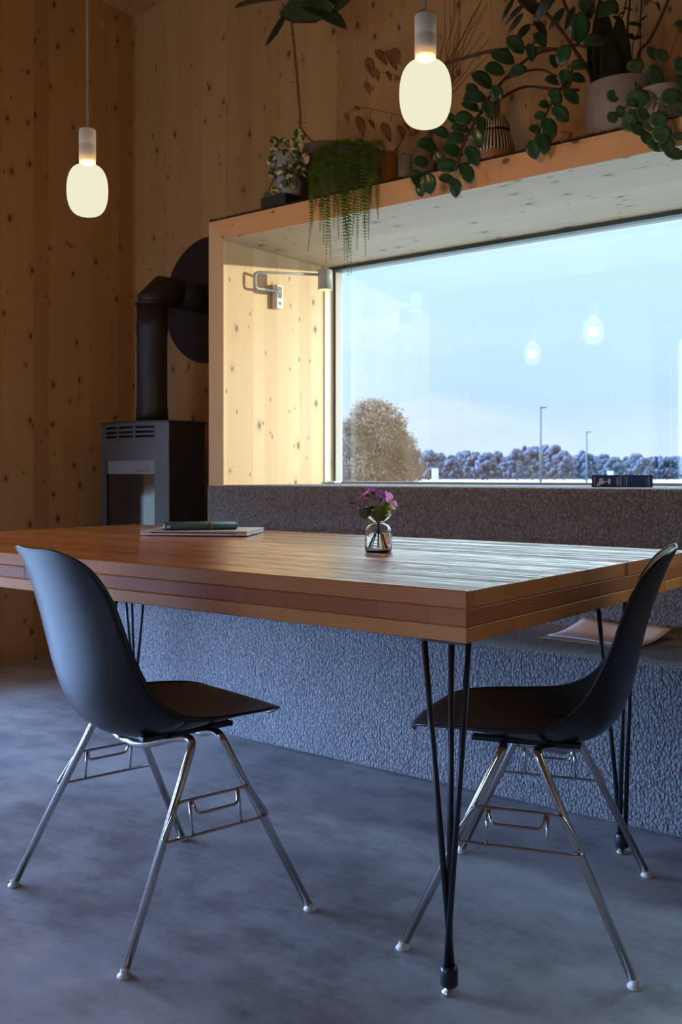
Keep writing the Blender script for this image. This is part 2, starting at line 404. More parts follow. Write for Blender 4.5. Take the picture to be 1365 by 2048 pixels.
# added low fill strip on the left; wide glazed opening behind the camera
w2 = struct('added_low_window', MB().box(XL-0.22, XL-0.12, FILL_WIN[0], FILL_WIN[1], FILL_WIN[2], FILL_WIN[2]+0.06).box(XL-0.22, XL-0.12, FILL_WIN[0], FILL_WIN[1], FILL_WIN[3]-0.06, FILL_WIN[3])
            .box(XL-0.22, XL-0.12, FILL_WIN[0], FILL_WIN[0]+0.06, 0.08, FILL_WIN[3]-0.06).box(XL-0.22, XL-0.12, FILL_WIN[1]-0.06, FILL_WIN[1], 0.08, FILL_WIN[3]-0.06).box(XL-0.22, XL-0.12, 0.60, 0.67, 0.08, FILL_WIN[3]-0.06), M['alu'])
obj('pane', MB().box(XL-0.175, XL-0.165, FILL_WIN[0]+0.04, FILL_WIN[1]-0.04, 0.06, FILL_WIN[3]-0.04), M['pane_clear'], w2)
w3 = struct('window_2', MB().box(WIN3[0], WIN3[1], YF-0.22, YF-0.12, 0.02, 0.08).box(WIN3[0], WIN3[1], YF-0.22, YF-0.12, WIN3[3]-0.06, WIN3[3])
            .box(WIN3[0], WIN3[0]+0.06, YF-0.22, YF-0.12, 0.08, WIN3[3]-0.06).box(WIN3[1]-0.06, WIN3[1], YF-0.22, YF-0.12, 0.08, WIN3[3]-0.06), M['alu'])
obj('pane', MB().box(WIN3[0]+0.04, WIN3[1]-0.04, YF-0.175, YF-0.165, 0.06, WIN3[3]-0.04), M['pane_clear'], w3)

# window box: mitred spruce slabs
def slab(poly, y0, y1): return MB().prism(poly, lambda x, z: (x, y0, z), lambda x, z: (x, y1, z))
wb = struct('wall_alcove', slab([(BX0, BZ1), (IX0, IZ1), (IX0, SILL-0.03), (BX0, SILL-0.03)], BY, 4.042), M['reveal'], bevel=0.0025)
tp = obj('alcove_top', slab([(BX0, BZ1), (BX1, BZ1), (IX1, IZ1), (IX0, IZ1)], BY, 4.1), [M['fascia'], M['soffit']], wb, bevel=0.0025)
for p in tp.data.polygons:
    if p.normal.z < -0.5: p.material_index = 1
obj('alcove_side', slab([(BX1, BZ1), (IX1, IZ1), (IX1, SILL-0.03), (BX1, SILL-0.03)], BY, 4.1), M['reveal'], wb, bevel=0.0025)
# picture window: layered beads of the frame, then the pane
fx0, fx1 = IX0, IX1
f_ = MB()
def ring(mb, y0, y1, t, x0=fx0, x1=fx1, z0=SILL+0.004, z1=IZ1, m=0):
    mb.box(x0, x0+t, y0, y1, z0, z1, m).box(x1-t, x1, y0, y1, z0, z1, m).box(x0+t, x1-t, y0, y1, z1-t, z1, m); return mb
win = struct('window_1', ring(MB(), 3.985, 4.042, 0.013).box(fx0+0.013, fx1-0.013, 4.005, 4.042, SILL-0.05, SILL+0.012), M['frame_grey'], bevel=0.002)
obj('window_bead', MB().box(fx0, fx0+0.006, 3.905, 3.945, SILL+0.004, IZ1), M['bead'], win)
obj('window_gasket', MB().box(fx0, fx0+0.003, 3.945, 3.953, SILL+0.004, IZ1-0.02).box(fx0, fx0+0.003, 3.968, 3.973, SILL+0.004, IZ1-0.02).box(fx0, fx0+0.004, 3.980, 3.985, SILL+0.004, IZ1-0.02), M['rubber'], win)
obj('window_groove', MB().box(fx0, fx0+0.002, 3.973, 3.980, SILL+0.004, IZ1-0.02), M['oak'], win)
obj('blind_rail', MB().box(fx0+0.004, fx1, 3.942, 3.984, IZ1-0.018, IZ1), M['darkgrey'], win)
obj('pane', MB().box(fx0+0.008, fx1-0.008, 4.032, 4.039, SILL+0.006, IZ1-0.008), M['pane'], win)
obj('end_cap', MB().box(fx0+0.002, fx0+0.05, 3.93, 3.985, SILL+0.003, SILL+0.014), M['white'], win, bevel=0.002)

# ------------------------------------------------------------------ carpeted window bench
bx1 = 1.35
bench = wthing('window_bench', 'built-in stepped window bench covered in grey looped carpet', 'bench', (-0.95, 2.9, 0))
obj('seat_step', MB().box(-3.262, bx1, 2.65, 3.19, 0, 0.457), M['carpet'], bench, bevel=0.018, seg=4)
obj('back_step', MB().box(-3.264, bx1, 3.175, 4.0, 0, SILL), M['carpet'], bench, bevel=0.014, seg=4)

# ------------------------------------------------------------------ table
TZ0, TZ1 = 0.668, 0.766
TX0, TX1, TY0, TY1 = -3.345, -0.935, 1.574, 2.815
table = wthing('dining_table', 'long thick pine dining table with varnished top on black hairpin legs', 'table', (-2.14, 2.2, 0))
M['t_top'] = solid_wood('pine_long_grain', 0, 1, (0.70, 0.29, 0.10), (0.44, 0.135, 0.035), zc=TZ1, rough=0.20, coat=1.0, wave=1.0, wdist=0.009)
M['t_mid'] = solid_wood('pine_cross_grain', 1, 0, (0.56, 0.17, 0.048), (0.33, 0.085, 0.02), zc=0.7, seed=2, rough=0.4, spec=0.22)
M['t_low'] = solid_wood('pine_long_grain_lower', 0, 1, (0.82, 0.32, 0.09), (0.56, 0.17, 0.038), zc=0.72, seed=5, rough=0.4, spec=0.22)
mb = MB().box(TX0, TX1, TY0, TY1, TZ0+0.064, TZ1, 0).box(TX0+0.0006, TX1-0.0006, TY0+0.0006, TY1-0.0006, TZ0+0.030, TZ0+0.064, 1).box(TX0, TX1, TY0, TY1, TZ0, TZ0+0.030, 2)
M['t_side'] = solid_wood('pine_long_grain_edge', 0, 1, (0.80, 0.30, 0.085), (0.50, 0.14, 0.03), zc=TZ1, rough=0.4, spec=0.22)
top = obj('tabletop', mb, [M['t_top'], M['t_mid'], M['t_low'], M['t_side']], table, bevel=0.0025)
for p in top.data.polygons:
    if p.material_index == 0 and p.normal.z < 0.5: p.material_index = 3
def leg(foot, tops):
    fx, fy = foot
    m1 = MB()
    for i, (tx, ty) in enumerate(tops):
        a = 2*PI*i/3
        m1.tube([(fx+0.008*math.cos(a), fy+0.008*math.sin(a), 0.03), (tx, ty, TZ0-0.004)], 0.006, 10)
    cx = sum(t[0] for t in tops)/3; cy = sum(t[1] for t in tops)/3
    m1.box(min(t[0] for t in tops)-0.003, max(t[0] for t in tops)+0.003, min(t[1] for t in tops)-0.003, max(t[1] for t in tops)+0.003, TZ0-0.004, TZ0-0.0005)
    l = obj('leg', m1, M['black'], table)
    obj('foot_sleeve', MB().lathe([(0.0160, 0.017), (0.0172, 0.020), (0.0172, 0.045), (0.0155, 0.051), (0.011, 0.054)], (fx, fy, 0), 20), M['black'], l)
    obj('leveller', MB().lathe([(0.0135, 0.0), (0.015, 0.002), (0.015, 0.006), (0.008, 0.010), (0.008, 0.020)], (fx, fy, 0), 20), M['steel'], l)
def tops_from(pxs): return [tuple(atz(px, py, TZ0)[:2]) for px, py in pxs]
leg((-0.984, 1.592), tops_from([(849, 1277), (904, 1283), (939, 1284)]))
leg((-0.997, 2.46), [(-1.0, 2.54), (-1.07, 2.47), (-0.985, 2.455)])
lf = np.array([-3.02, 2.55])
leg(tuple(lf), [tuple(lf+_R*o+_Fw*q) for o, q in ((-0.053, 0.0), (-0.010, -0.05), (0.048, 0.0))])
leg((-3.02, 1.60), [(-3.07, 1.60), (-2.97, 1.60), (-3.02, 1.66)])

# ------------------------------------------------------------------ chairs
def make_chair(label, loc, rot):
    t = thing('shell_chair', label, 'chair', loc, rot, 'black shell chairs at the table')
    # stations from front lip to top of the back: centre (forward, up), rim (forward, up), half width
    K = [(.268, .402, .257, .406, .085), (.266, .418, .250, .422, .125), (.248, .430, .230, .435, .160), (.21, .432, .19, .444, .188), (.14, .424, .125, .449, .207),
         (.06, .410, .05, .453, .216), (-.03, .398, -.015, .459, .218), (-.10, .399, -.060, .471, .216), (-.15, .420, -.100, .494, .212), (-.185, .458, -.133, .530, .208),
         (-.207, .51, -.158, .575, .205), (-.222, .575, -.180, .625, .202), (-.238, .645, -.200, .685, .197), (-.257, .71, -.222, .742, .188), (-.277, .765, -.25, .787, .168),
         (-.292, .80, -.278, .812, .138), (-.300, .816, -.293, .822, .105), (-.303, .823, -.300, .8255, .070)]
    Q = spline([(a[0], a[1], a[4]) for a in K], 3); W = spline([(a[2], a[3], 0) for a in K], 3)
    P = []; nT = 22
    for q, w in zip(Q, W):
        row = []
        for j in range(nT+1):
            s = -1+2*j/nT; e = abs(s)**2.1
            row.append((q[2]*s*(1.12-0.12*s*s), q[0]*(1-e)+w[0]*e, q[1]*(1-e)+w[1]*e))
        P.append(row)
    mb = MB().grid(P)
    sh = obj('seat_shell', mb, M['shell'], t, solid=0.004)
    rim = [P[i][0] for i in range(len(P))]+P[-1][1:-1]+[P[i][nT] for i in range(len(P)-1, -1, -1)]+P[0][1:-1][::-1]
    obj('rim', MB().tube(rim, 0.0032, 8, closed=True), M['shell'], sh)
    # base: two bent tubes, each making a leg on either side
    r = 0.0091
    for sg in (1, -1):
        for sx in (1, -1):
            pts = [(0.0, sg*0.085, 0.380), (sx*0.07, sg*0.075, 0.381), (sx*0.16, sg*0.045, 0.412), (sx*0.212, sg*0.032, 0.418), (sx*0.275, sg*0.227, 0.014)]
            l = obj('leg', MB().tube(fillet(pts, 0.034, 6), r, 12), M['chrome'], t)
            fx, fy = sx*0.2775, sg*0.2305
            obj('glide', MB().lathe([(0.0138, 0.0), (0.0148, 0.002), (0.0142, 0.0045), (0.0085, 0.0075), (0.0090, 0.012), (0.0085, 0.016)], (fx, fy, 0), 18), M['glide'], l)
    for sx in (1, -1):
        def L(z, sg, out=0.0):
            f = (0.418-z)/(0.418-0.014); return np.array([sx*(0.212+(0.275-0.212)*f+out), sg*(0.032+(0.227-0.032)*f), z])
        g_ = MB(); rr = 0.0033
        o = 0.0105
        lp = [L(0.298, -1, o), L(0.298, 1, o), L(0.245, 1, o)+np.array([0, 0.004, 0]), L(0.232, 1, o), L(0.232, -1, o), L(0.245, -1, o)-np.array([0, 0.004, 0])]
        g_.tube(fillet([L(0.300, -1, o), L(0.300, 1, o), L(0.228, 1, o)+np.array([0, 0.012, 0]), L(0.228, -1, o)-np.array([0, 0.012, 0])], 0.014, 5, closed=True), rr, 8, closed=True)
        y0 = L(0.30, -1, o)[1]+0.028; y1 = L(0.30, 1, o)[1]-0.028; xx0 = L(0.300, 1, o)[0]; xx1 = L(0.228, 1, o)[0]
        for yy in (y0, y1): g_.tube([(xx0, yy, 0.300), (xx1, yy, 0.228)], rr, 8)
        ho = sx*0.014
        g_.tube(fillet([(xx0, y0+0.004, 0.301), (xx0+ho, y0+0.010, 0.272), (xx0+ho, y1-0.010, 0.272), (xx0, y1-0.004, 0.301)], 0.012, 5), rr, 8)
        obj('side_rack', g_, M['chrome'], t)
    mp = MB().obox((0, 0.02, 0.402), (0.012, 0, 0), (0, 0.12, 0), (0, 0, 0.006))
    for sx in (1, -1): mp.obox((sx*0.13, 0.0, 0.413), (0.011, 0, 0), (0, 0.115, 0), (0, 0, 0.0055))
    obj('mount_bar', mp, M['black'], t, bevel=0.002)
    return t
chA = make_chair('black shell chair facing the long front side of the table', (-1.741, 1.538, 0), math.atan2(-0.207, 0.978))
chB = dup(chA, (-1.0225, 2.02, 0), math.atan2(0.949, -0.316), 'black shell chair at the short table end, behind the front hairpin leg')

# ------------------------------------------------------------------ pendants
def opal():
    m, g = newmat('opal_bulb')
    lw = g.n('LayerWeight', {'Blend': 0.25}).outputs['Facing']
    col = g.mix(g.sstep(lw, 0.55, 1.0), (0.92, 0.90, 0.68), (1.0, 0.74, 0.30))
    em = g.n('Emission', {'Color': col, 'Strength': 1.02})
    tr = g.n('BsdfTransparent', {'Color': (1.0, 0.93, 0.8)})
    finish(g, g.n('MixShader', {0: 0.72, 1: tr.outputs[0], 2: em.outputs[0]}).outputs[0]); return m
M['opal'] = opal()
M['socket'] = plain('white_porcelain', (0.82, 0.68, 0.52), 0.45)
M['cord'] = plain('grey_braided_cord', (0.22, 0.20, 0.17), 0.8, var=0.6, scale=300)
def make_pendant(label, loc):
    x, y, z = loc
    t = thing('pendant_lamp', label, 'lamp', loc, 0, 'bare opal bulb pendants over the table')
    R, H = 0.0665, 0.172
    prof = []
    for i in range(33):
        a = -PI/2+PI*i/32; c, s = math.cos(a), math.sin(a)
        prof.append((R*abs(c)**0.60, (H/2-0.002)*math.copysign(abs(s)**0.90, s)))
    prof = [(max(r, 0.0005), q) for r, q in prof if not (q > 0.06 and r < 0.019)]
    prof += [(0.0195, 0.082), (0.0185, 0.092)]
    b = obj('bulb', MB().lathe(prof, (0, 0, 0), 40), M['opal'], t)
    sk = obj('socket', MB().lathe([(0.0195, 0.086), (0.0265, 0.090), (0.0265, 0.098), (0.0275, 0.100), (0.0275, 0.146), (0.0268, 0.148), (0.0275, 0.150), (0.0275, 0.196), (0.024, 0.2), (0.004, 0.201)], (0, 0, 0), 32), M['socket'], t)
    cz = ceil_z(x, y)-z
    obj('cord', MB().tube([(0, 0, 0.2), (-0.006, 0.003, 0.9), (-0.010, 0.0, cz)], 0.0035, 8), M['cord'], t)
    ld = bpy.data.lights.new('bulb_glow', 'POINT'); lo = bpy.data.objects.new('bulb_glow', ld); C.objects.link(lo)
    ld.energy = BULB_W; ld.color = BULB_COL; ld.shadow_soft_size = 0.03; lo.parent = t
    return t
D1, D2 = 3.225, 2.50
make_pendant('smaller-looking lit opal bulb pendant hanging in front of the left wood wall', tuple(atd(175, 381, D1)))
make_pendant('larger-looking lit opal bulb pendant hanging in front of the plant shelf', tuple(atd(851.5, 188, D2)))
make_pendant('lit opal bulb pendant seen only as a small dot mirrored in the window', (-3.58, 1.04, 1.93))

# ------------------------------------------------------------------ stove, flue
SX, SYF, SW = -3.887, 3.274, 0.5216
ang = math.radians(24); SR = SW/2/math.sin(ang); SCY = SYF+SR*math.cos(ang)
def arc(a, r=0.0): return SX+(SR+r)*math.sin(a), SCY-(SR+r)*math.cos(a)
def arc_panel(mb, a0, a1, z0, z1, t=0.006, n=None, m=0, r=0.0):
    n = n or max(2, int(abs(a1-a0)/0.035))
    A = [a0+(a1-a0)*i/n for i in range(n+1)]
    poly = [arc(a, r) for a in A]+[arc(a, r-t) for a in A[::-1]]
    mb.prism(poly, lambda x, y: (x, y, z0), lambda x, y: (x, y, z1), m, False); return mb
stove = wthing('wood_stove', 'dark grey bow-fronted wood burning stove in the corner by the bench', 'stove', (SX, 3.37, 0))
o17 = math.radians(17)
ST = 1.244
SYB = 3.52
body = MB()
inner = [arc(-ang+2*ang*i/16, -0.02) for i in range(17)]
body.prism([(SX-SW/2+0.012, SYB)]+inner+[(SX+SW/2-0.012, SYB)], lambda x, y: (x, y, 0.02), lambda x, y: (x, y, ST-0.01))
obj('firebox', body, M['stove_in'], stove)
fr = MB()
arc_panel(fr, -ang, ang, 1.053, 1.166); arc_panel(fr, -ang, ang, 1.224, ST-0.004)
zr = [1.166, 1.178, 1.188, 1.200, 1.212, 1.224]
for i in range(5):
    if i % 2 == 1: arc_panel(fr, -ang, ang, zr[i], zr[i+1])
    else:
        for a0, a1 in ((-ang, -o17), (-math.radians(6.4), -math.radians(4.9)), (math.radians(4.9), math.radians(6.4)), (o17, ang)): arc_panel(fr, a0, a1, zr[i], zr[i+1], n=2)
arc_panel(fr, -ang, -o17, 0.30, 1.053); arc_panel(fr, o17, ang, 0.30, 1.053); arc_panel(fr, -ang, ang, 0.04, 0.30)
fp = obj('front_panel', fr, M['stove'], stove)
M['stove_glass'] = plain('stove_glass', (0.010, 0.009, 0.009), 0.07, Specular_IOR_Level=0.8)
M['stove_band'] = plain('stove_glass_band', (0.19, 0.18, 0.19), 0.2)
M['logo'] = plain('dark_print', (0.008, 0.008, 0.008), 0.5)
gl = obj('door_glass', arc_panel(MB(), -o17, o17, 0.30, 0.985, 0.004, r=-0.010), M['stove_glass'], stove)
obj('glass_band', arc_panel(MB(), -o17, o17, 0.985, 1.053, 0.004, r=-0.010), M['stove_band'], gl)
def text_mesh(body, size):
    cu = bpy.data.curves.new('t', 'FONT'); cu.body = body; cu.size = size; cu.align_x = 'CENTER'; cu.align_y = 'CENTER'; cu.extrude = 0.0
    o = bpy.data.objects.new('t', cu); C.objects.link(o)
    dg = bpy.context.evaluated_depsgraph_get(); me = bpy.data.meshes.new_from_object(o.evaluated_get(dg))
    V = np.array([v.co[:] for v in me.vertices]); Fc = [tuple(p.vertices) for p in me.polygons]
    bpy.data.objects.remove(o); bpy.data.curves.remove(cu); bpy.data.meshes.remove(me); return V, Fc
V, Fc = text_mesh('TermaTech', 0.021)
tm = MB(); rgl = SR-0.0096
tm.add([(SX+rgl*math.sin(math.radians(9.5)+v[0]/rgl), SCY-(rgl)*math.cos(math.radians(9.5)+v[0]/rgl), 1.002+v[1]) for v in V], Fc)
obj('maker_lettering', tm, M['logo'], gl)
sp_ = MB()
for sx in (1, -1):
    a, b = sorted((SX+sx*(SW/2-0.004), SX+sx*(SW/2-0.012))); sp_.box(a, b, SYF+0.006, SYB, 0.04, ST-0.004)
obj('side_panel', sp_, M['stove_side'], stove)
tpoly = [(SX-SW/2-0.002, SYB+0.01)]+[arc(-ang+2*ang*i/16, 0.004) for i in range(17)]+[(SX+SW/2+0.002, SYB+0.01)]
obj('top_plate', MB().prism(tpoly, lambda x, y: (x, y, ST-0.004), lambda x, y: (x, y, ST+0.006)), M['stove_side'], stove, bevel=0.002)
PY = 3.394; PR = 0.078; EZ = 1.937
flue = wthing('flue_pipe', 'black stove flue pipe with mitred elbow into a round wall plate', 'flue', (SX, PY, ST))
obj('vertical_pipe', MB().lathe([(PR+0.004, ST+0.006), (PR+0.004, ST+0.07), (PR, ST+0.085), (PR, 1.70), (PR+0.003, 1.703), (PR+0.003, 1.765), (PR, 1.768), (PR, 1.86)], (SX, PY, 0), 36), M['flue'], flue)
el = MB().tube([(SX, PY, 1.85), (SX, PY, EZ-0.075), (SX, PY+0.075, EZ), (SX, PY+0.16, EZ)], [PR+0.002, PR*1.05, PR*1.05, PR+0.002], 32)
obj('elbow', el, M['flue'], flue)
cuff = MB().tube([(SX, PY-0.0, EZ-0.085), (SX, PY, EZ-0.072)], PR+0.009, 32)
obj('elbow_seam', cuff, M['flue'], flue)
obj('horizontal_pipe', MB().tube([(SX, PY+0.15, EZ), (SX, YB-0.004, EZ)], PR, 32), M['flue'], flue)
obj('wall_plate', MB().lathe([(0.345, 0.0), (0.345, 0.006), (0.34, 0.008), (0.0, 0.008)], (SX, YB-0.001, EZ), 64, ax=(1, 0, 0), ay=(0, 0, 1), az=(0, -1, 0)), M['flue'], flue)

# ------------------------------------------------------------------ swing-arm wall lamp on the reveal
M['lampmetal'] = plain('grey_lamp_metal', (0.42, 0.42, 0.40), 0.4, 0.0)
wl = wthing('wall_lamp', 'small grey swing-arm wall lamp on the sunlit window reveal', 'lamp', (IX0, 3.54, 1.8))
by, bz = 3.53, 1.832
obj('bracket', MB().box(IX0, IX0+0.034, by-0.022, by+0.022, bz-0.057, bz+0.057), M['white'], wl, bevel=0.003)
obj('bracket_slot', MB().box(IX0+0.033, IX0+0.0347, by-0.017, by+0.012, bz-0.008, bz+0.048).box(IX0+0.033, IX0+0.0347, by-0.012, by+0.008, bz-0.040, bz-0.024), M['darkgrey'], wl)
ax = IX0+0.09
hx, hy = IX0+0.215, 3.648
hz = 1.907
arm = fillet([(IX0+0.033, by-0.002, 1.858), (IX0+0.036, 3.352, 1.846), (IX0+0.036, 3.352, 1.921), (hx-0.01, hy-0.025, hz+0.024)], 0.022, 6)
obj('arm', MB().tube(arm, 0.0065, 10), M['lampmetal'], wl)
hd = obj('lamp_head', MB().lathe([(0.030, -0.044), (0.0345, -0.046), (0.0345, 0.046), (0.033, 0.048), (0.0, 0.048)], (hx, hy, hz), 32), M['lampmetal'], wl)
m_, g_ = newmat('warm_led'); finish(g_, g_.n('Emission', {'Color': (1.0, 0.78, 0.30), 'Strength': 1.6}).outputs[0]); M['led'] = m_
obj('reflector', MB().lathe([(0.032, -0.0462), (0.02, -0.040), (0.0, -0.038)], (hx, hy, hz), 24), M['led'], hd)

# ------------------------------------------------------------------ laptop and notebook
M['silver'] = plain('silver_aluminium', (0.66, 0.65, 0.64), 0.35, 0.5)
LA, LB, LC = [np.array(p) for p in ((-2.683, 2.287), (-2.34, 2.484), (-2.46, 2.728))]
e1 = LB-LA; e1n = e1/np.linalg.norm(e1); e2n = np.array([-e1n[1], e1n[0]]); w_, d_ = 0.385, 0.268
lc = LA+e1n*w_/2+e2n*d_/2; lrot = math.atan2(e1n[1], e1n[0])
lap = thing('laptop', 'closed silver laptop lying on the table under the notebook', 'laptop', (lc[0], lc[1], TZ1), lrot)
lb = obj('base', MB().box(-w_/2, w_/2, -d_/2, d_/2, 0.003, 0.0135), M['silver'], lap, bevel=0.003)
obj('lid', MB().box(-w_/2, w_/2, -d_/2, d_/2, 0.0142, 0.0195), M['silver'], lap, bevel=0.002)
obj('lid_groove', MB().box(-w_/2+0.04, w_/2-0.04, -d_/2-0.0006, -d_/2+0.01, 0.0100, 0.0125), M['rubber'], lb)
obj('port', MB().box(w_/2-0.001, w_/2+0.0006, -d_/2+0.045, -d_/2+0.052, 0.006, 0.009).box(w_/2-0.001, w_/2+0.0006, -d_/2+0.062, -d_/2+0.072, 0.006, 0.009).box(w_/2-0.001, w_/2+0.0006, -d_/2+0.082, -d_/2+0.09, 0.006, 0.009), M['rubber'], lb)
for ix in (-1, 1):
    for iy in (-1, 1): obj('rubber_foot', MB().lathe([(0.010, 0.0), (0.011, 0.001), (0.011, 0.003)], (ix*(w_/2-0.03), iy*(d_/2-0.03), 0), 16), M['rubber'], lap)
M['teal'] = plain('dark_teal_leather', (0.025, 0.075, 0.085), 0.5, var=0.3, scale=60, bump=0.3)
M['paper'] = plain('paper', (0.74, 0.71, 0.68), 0.8, var=0.04)
M['ochre'] = plain('ochre_elastic', (0.40, 0.24, 0.05), 0.7)
nz0 = TZ1+0.0196
na = atz(390, 1054, nz0); na2 = atz(463, 1051, nz0)
nb = thing('notebook', 'dark teal leather notebook with ochre band lying on the closed laptop', 'notebook', (-2.575, 2.470, nz0), math.radians(54))
nw, nd = 0.128, 0.060
poly = [(-nd, 0.0), (nd*0.6, 0.0), (nd*0.95, 0.004), (nd, 0.012), (nd*0.95, 0.021), (nd*0.6, 0.025), (-nd, 0.025), (-nd, 0.0228), (nd*0.55, 0.0228), (nd*0.8, 0.018), (nd*0.8, 0.007), (nd*0.55, 0.0025), (-nd, 0.0025)]
cv = MB().prism([(-y, z) for y, z in poly], lambda y, z: (-nw, y, z), lambda y, z: (nw, y, z), 0, True)
obj('cover', cv, M['teal'], nb)
obj('pages', MB().box(-nw+0.006, nw-0.006, -nd*0.55, nd-0.004, 0.0028, 0.0225), M['paper'], nb)
obj('elastic_band', MB().tube(fillet([(0.035, nd+0.001, -0.0005+0.001), (0.035, -nd-0.0012, -0.0005+0.001), (0.035, -nd-0.0012, 0.0258), (0.035, nd+0.001, 0.0258)], 0.009, 5, closed=True), 0.0016, 6, closed=True), M['ochre'], nb)
obj('snap', MB().lathe([(0.006, 0.0), (0.005, 0.002), (0.0, 0.0025)], (-nw+0.012, -nd-0.0005, 0.012), 14, ax=(1, 0, 0), ay=(0, 0, 1), az=(0, -1, 0)), M['steel'], nb)

# ------------------------------------------------------------------ vase and flowers
def glass(name, col=(1, 1, 1), ior=1.45):
    m, g = newmat(name)
    finish(g, pbsdf(g, col, 0.0, IOR=ior, Transmission_Weight=1.0).outputs[0]); return m
M['glass'] = glass('clear_glass', (0.97, 0.99, 1.0)); M['water'] = glass('water', (0.93, 0.95, 0.96), 1.33)
VX, VY = -1.592, 2.206
vase = thing('bud_vase', 'small clear glass bud vase half full of water on the table', 'vase', (VX, VY, TZ1))
out = [(0.0, 0.0), (0.033, 0.0), (0.0365, 0.004), (0.0372, 0.010), (0.0372, 0.056), (0.035, 0.066), (0.028, 0.0755), (0.018, 0.080), (0.0135, 0.083), (0.018, 0.087), (0.028, 0.093), (0.035, 0.103), (0.0372, 0.113), (0.0372, 0.126)]
inn = [(0.0355, 0.126), (0.0355, 0.113), (0.0333, 0.104), (0.0265, 0.0945), (0.017, 0.0885), (0.0115, 0.083), (0.017, 0.0783), (0.0268, 0.074), (0.0333, 0.065), (0.0355, 0.056), (0.0355, 0.012), (0.033, 0.007), (0.0, 0.006)]
obj('glass_body', MB().lathe([(max(r, 1e-6), z) for r, z in out+inn], n=48), M['glass'], vase)
obj('water', MB().lathe([(1e-6, 0.0065), (0.0325, 0.0075), (0.0350, 0.0125), (0.0350, 0.054), (1e-6, 0.054)], n=40), M['water'], vase)
def leafpatch(mb, base, d, up, L, W, curl=0.2, fold=0.15, n=7, prof=None, m=0, cols=4):
    """one leaf blade: rows along d, folded on the midrib, curling away from up"""
    base, d, up = (np.array(q, float) for q in (base, d, up)); d = d/np.linalg.norm(d)
    s = np.cross(d, up); s /= np.linalg.norm(s)+1e-9; u = np.cross(s, d)
    prof = prof or (lambda t: math.sin(PI*min(1, t**0.85))**0.75)
    P = []
    for i in range(n+1):
        t = i/n; a = curl*t*t
        c = base+d*L*t*math.cos(a*0.6)-u*L*t*math.sin(a)*0.8; w = W/2*max(prof(t), 0.02)
        P.append([c+s*w*q+u*fold*w*abs(q) for q in np.linspace(-1, 1, cols+1)])
    mb.grid(P, True, m)
def veined(name, c0, c1, rough=0.4, trans=0.1, edge=None, scale=25):
    m, g = newmat(name)
    oc = g.n('TexCoord').outputs['Object']
    nz = g.noise(oc, scale, 4)
    col = g.mix(g.sstep(nz, 0.3, 0.7), c0, c1)
    if edge: col = g.mix(g.sstep(g.noise(oc, scale*1.8, 2), 0.50, 0.56), col, edge)
    b = pbsdf(g, col, rough)
    tr = g.n('BsdfTranslucent', {'Color': col})
    finish(g, g.n('MixShader', {0: trans, 1: b.outputs[0], 2: tr.outputs[0]}).outputs[0]); return m
def petal_mat():
    m, g = newmat('mallow_petal')
    oc = g.n('TexCoord').outputs['Object']
    nz = g.noise(oc, 420, 2)
    col = g.mix(g.sstep(nz, 0.35, 0.65), (0.38, 0.08, 0.52), (0.75, 0.45, 0.85))
    b = pbsdf(g, col, 0.6); tr = g.n('BsdfTranslucent', {'Color': col})
    finish(g, g.n('MixShader', {0: 0.5, 1: b.outputs[0], 2: tr.outputs[0]}).outputs[0]); return m
M['petal'] = petal_mat()
M['clover'] = veined('pale_clover', (0.42, 0.26, 0.36), (0.60, 0.44, 0.50), 0.7, 0.3, scale=200)
M['stem'] = plain('flower_stem', (0.030, 0.06, 0.015), 0.5)
M['leaf_l'] = veined('mallow_leaf', (0.07, 0.14, 0.01), (0.14, 0.20, 0.02), 0.5, 0.3, scale=80)
M['leaf_b'] = veined('grey_green_leaf', (0.03, 0.08, 0.03), (0.08, 0.15, 0.08), 0.5, 0.2, scale=80)
DV = 2.715
def stem_of(head, sway):
    neck = np.array([VX+sway[0]*0.006, VY+sway[1]*0.006, TZ1+0.083])
    bot = np.array([VX-sway[0]*0.026, VY-sway[1]*0.026, TZ1+0.012])
    return [np.array(head), neck+(np.array(head)-neck)*0.5+np.array([0, 0, 0.008]), neck, bot]
def flower(name, label, px, py, dd, face, kind, size=0.022, sway=(0, 0)):
    h = atd(px, py, DV+dd)
    t = wthing(name, label, 'flower', h, 'purple meadow flowers in the bud vase')
    st = obj('stem', MB().tube(spline(stem_of(h, sway), 5), 0.0013, 6), M['stem'], t)
    f = np.array(face, float); f /= np.linalg.norm(f)
    a = np.cross(f, (0, 0, 1)); a = np.array([1., 0, 0]) if np.linalg.norm(a) < 0.05 else a/np.linalg.norm(a); b = np.cross(f, a)
    size *= 1.25; pm = MB()
    if kind == 'mallow':
        for k in range(5):
            q = 2*PI*k/5+rnd.random()*0.3; rd = math.cos(q)*a+math.sin(q)*b; dr = rd*0.85+f*0.55
            leafpatch(pm, h+rd*0.002, dr, f, size, size*0.75, curl=0.35, fold=0.15, n=6, prof=lambda u: min(1, 0.18+u*1.35)*(1 if u < .85 else (1-(u-.85)*3)))
        obj('petals', pm, M['petal'], t, solid=0.0004)
        obj('calyx', MB().lathe([(0.0, -0.006), (0.004, -0.004), (0.005, 0.0), (0.003, 0.003)], h, 10, ax=a, ay=b, az=f), M['stem'], t)
    else:
        for k in range(60):
            zz = 1-1.7*k/60; rr = math.sqrt(max(0, 1-zz*zz)); q = k*2.4
            dr = rr*(math.cos(q)*a+math.sin(q)*b)+zz*f
            leafpatch(pm, h+dr*size*0.25, dr+f*0.3, f+0.1*a, size*0.55, size*0.2, n=3, cols=2)
        obj('petals', pm, M['clover'], t, solid=0.0003)
    return t
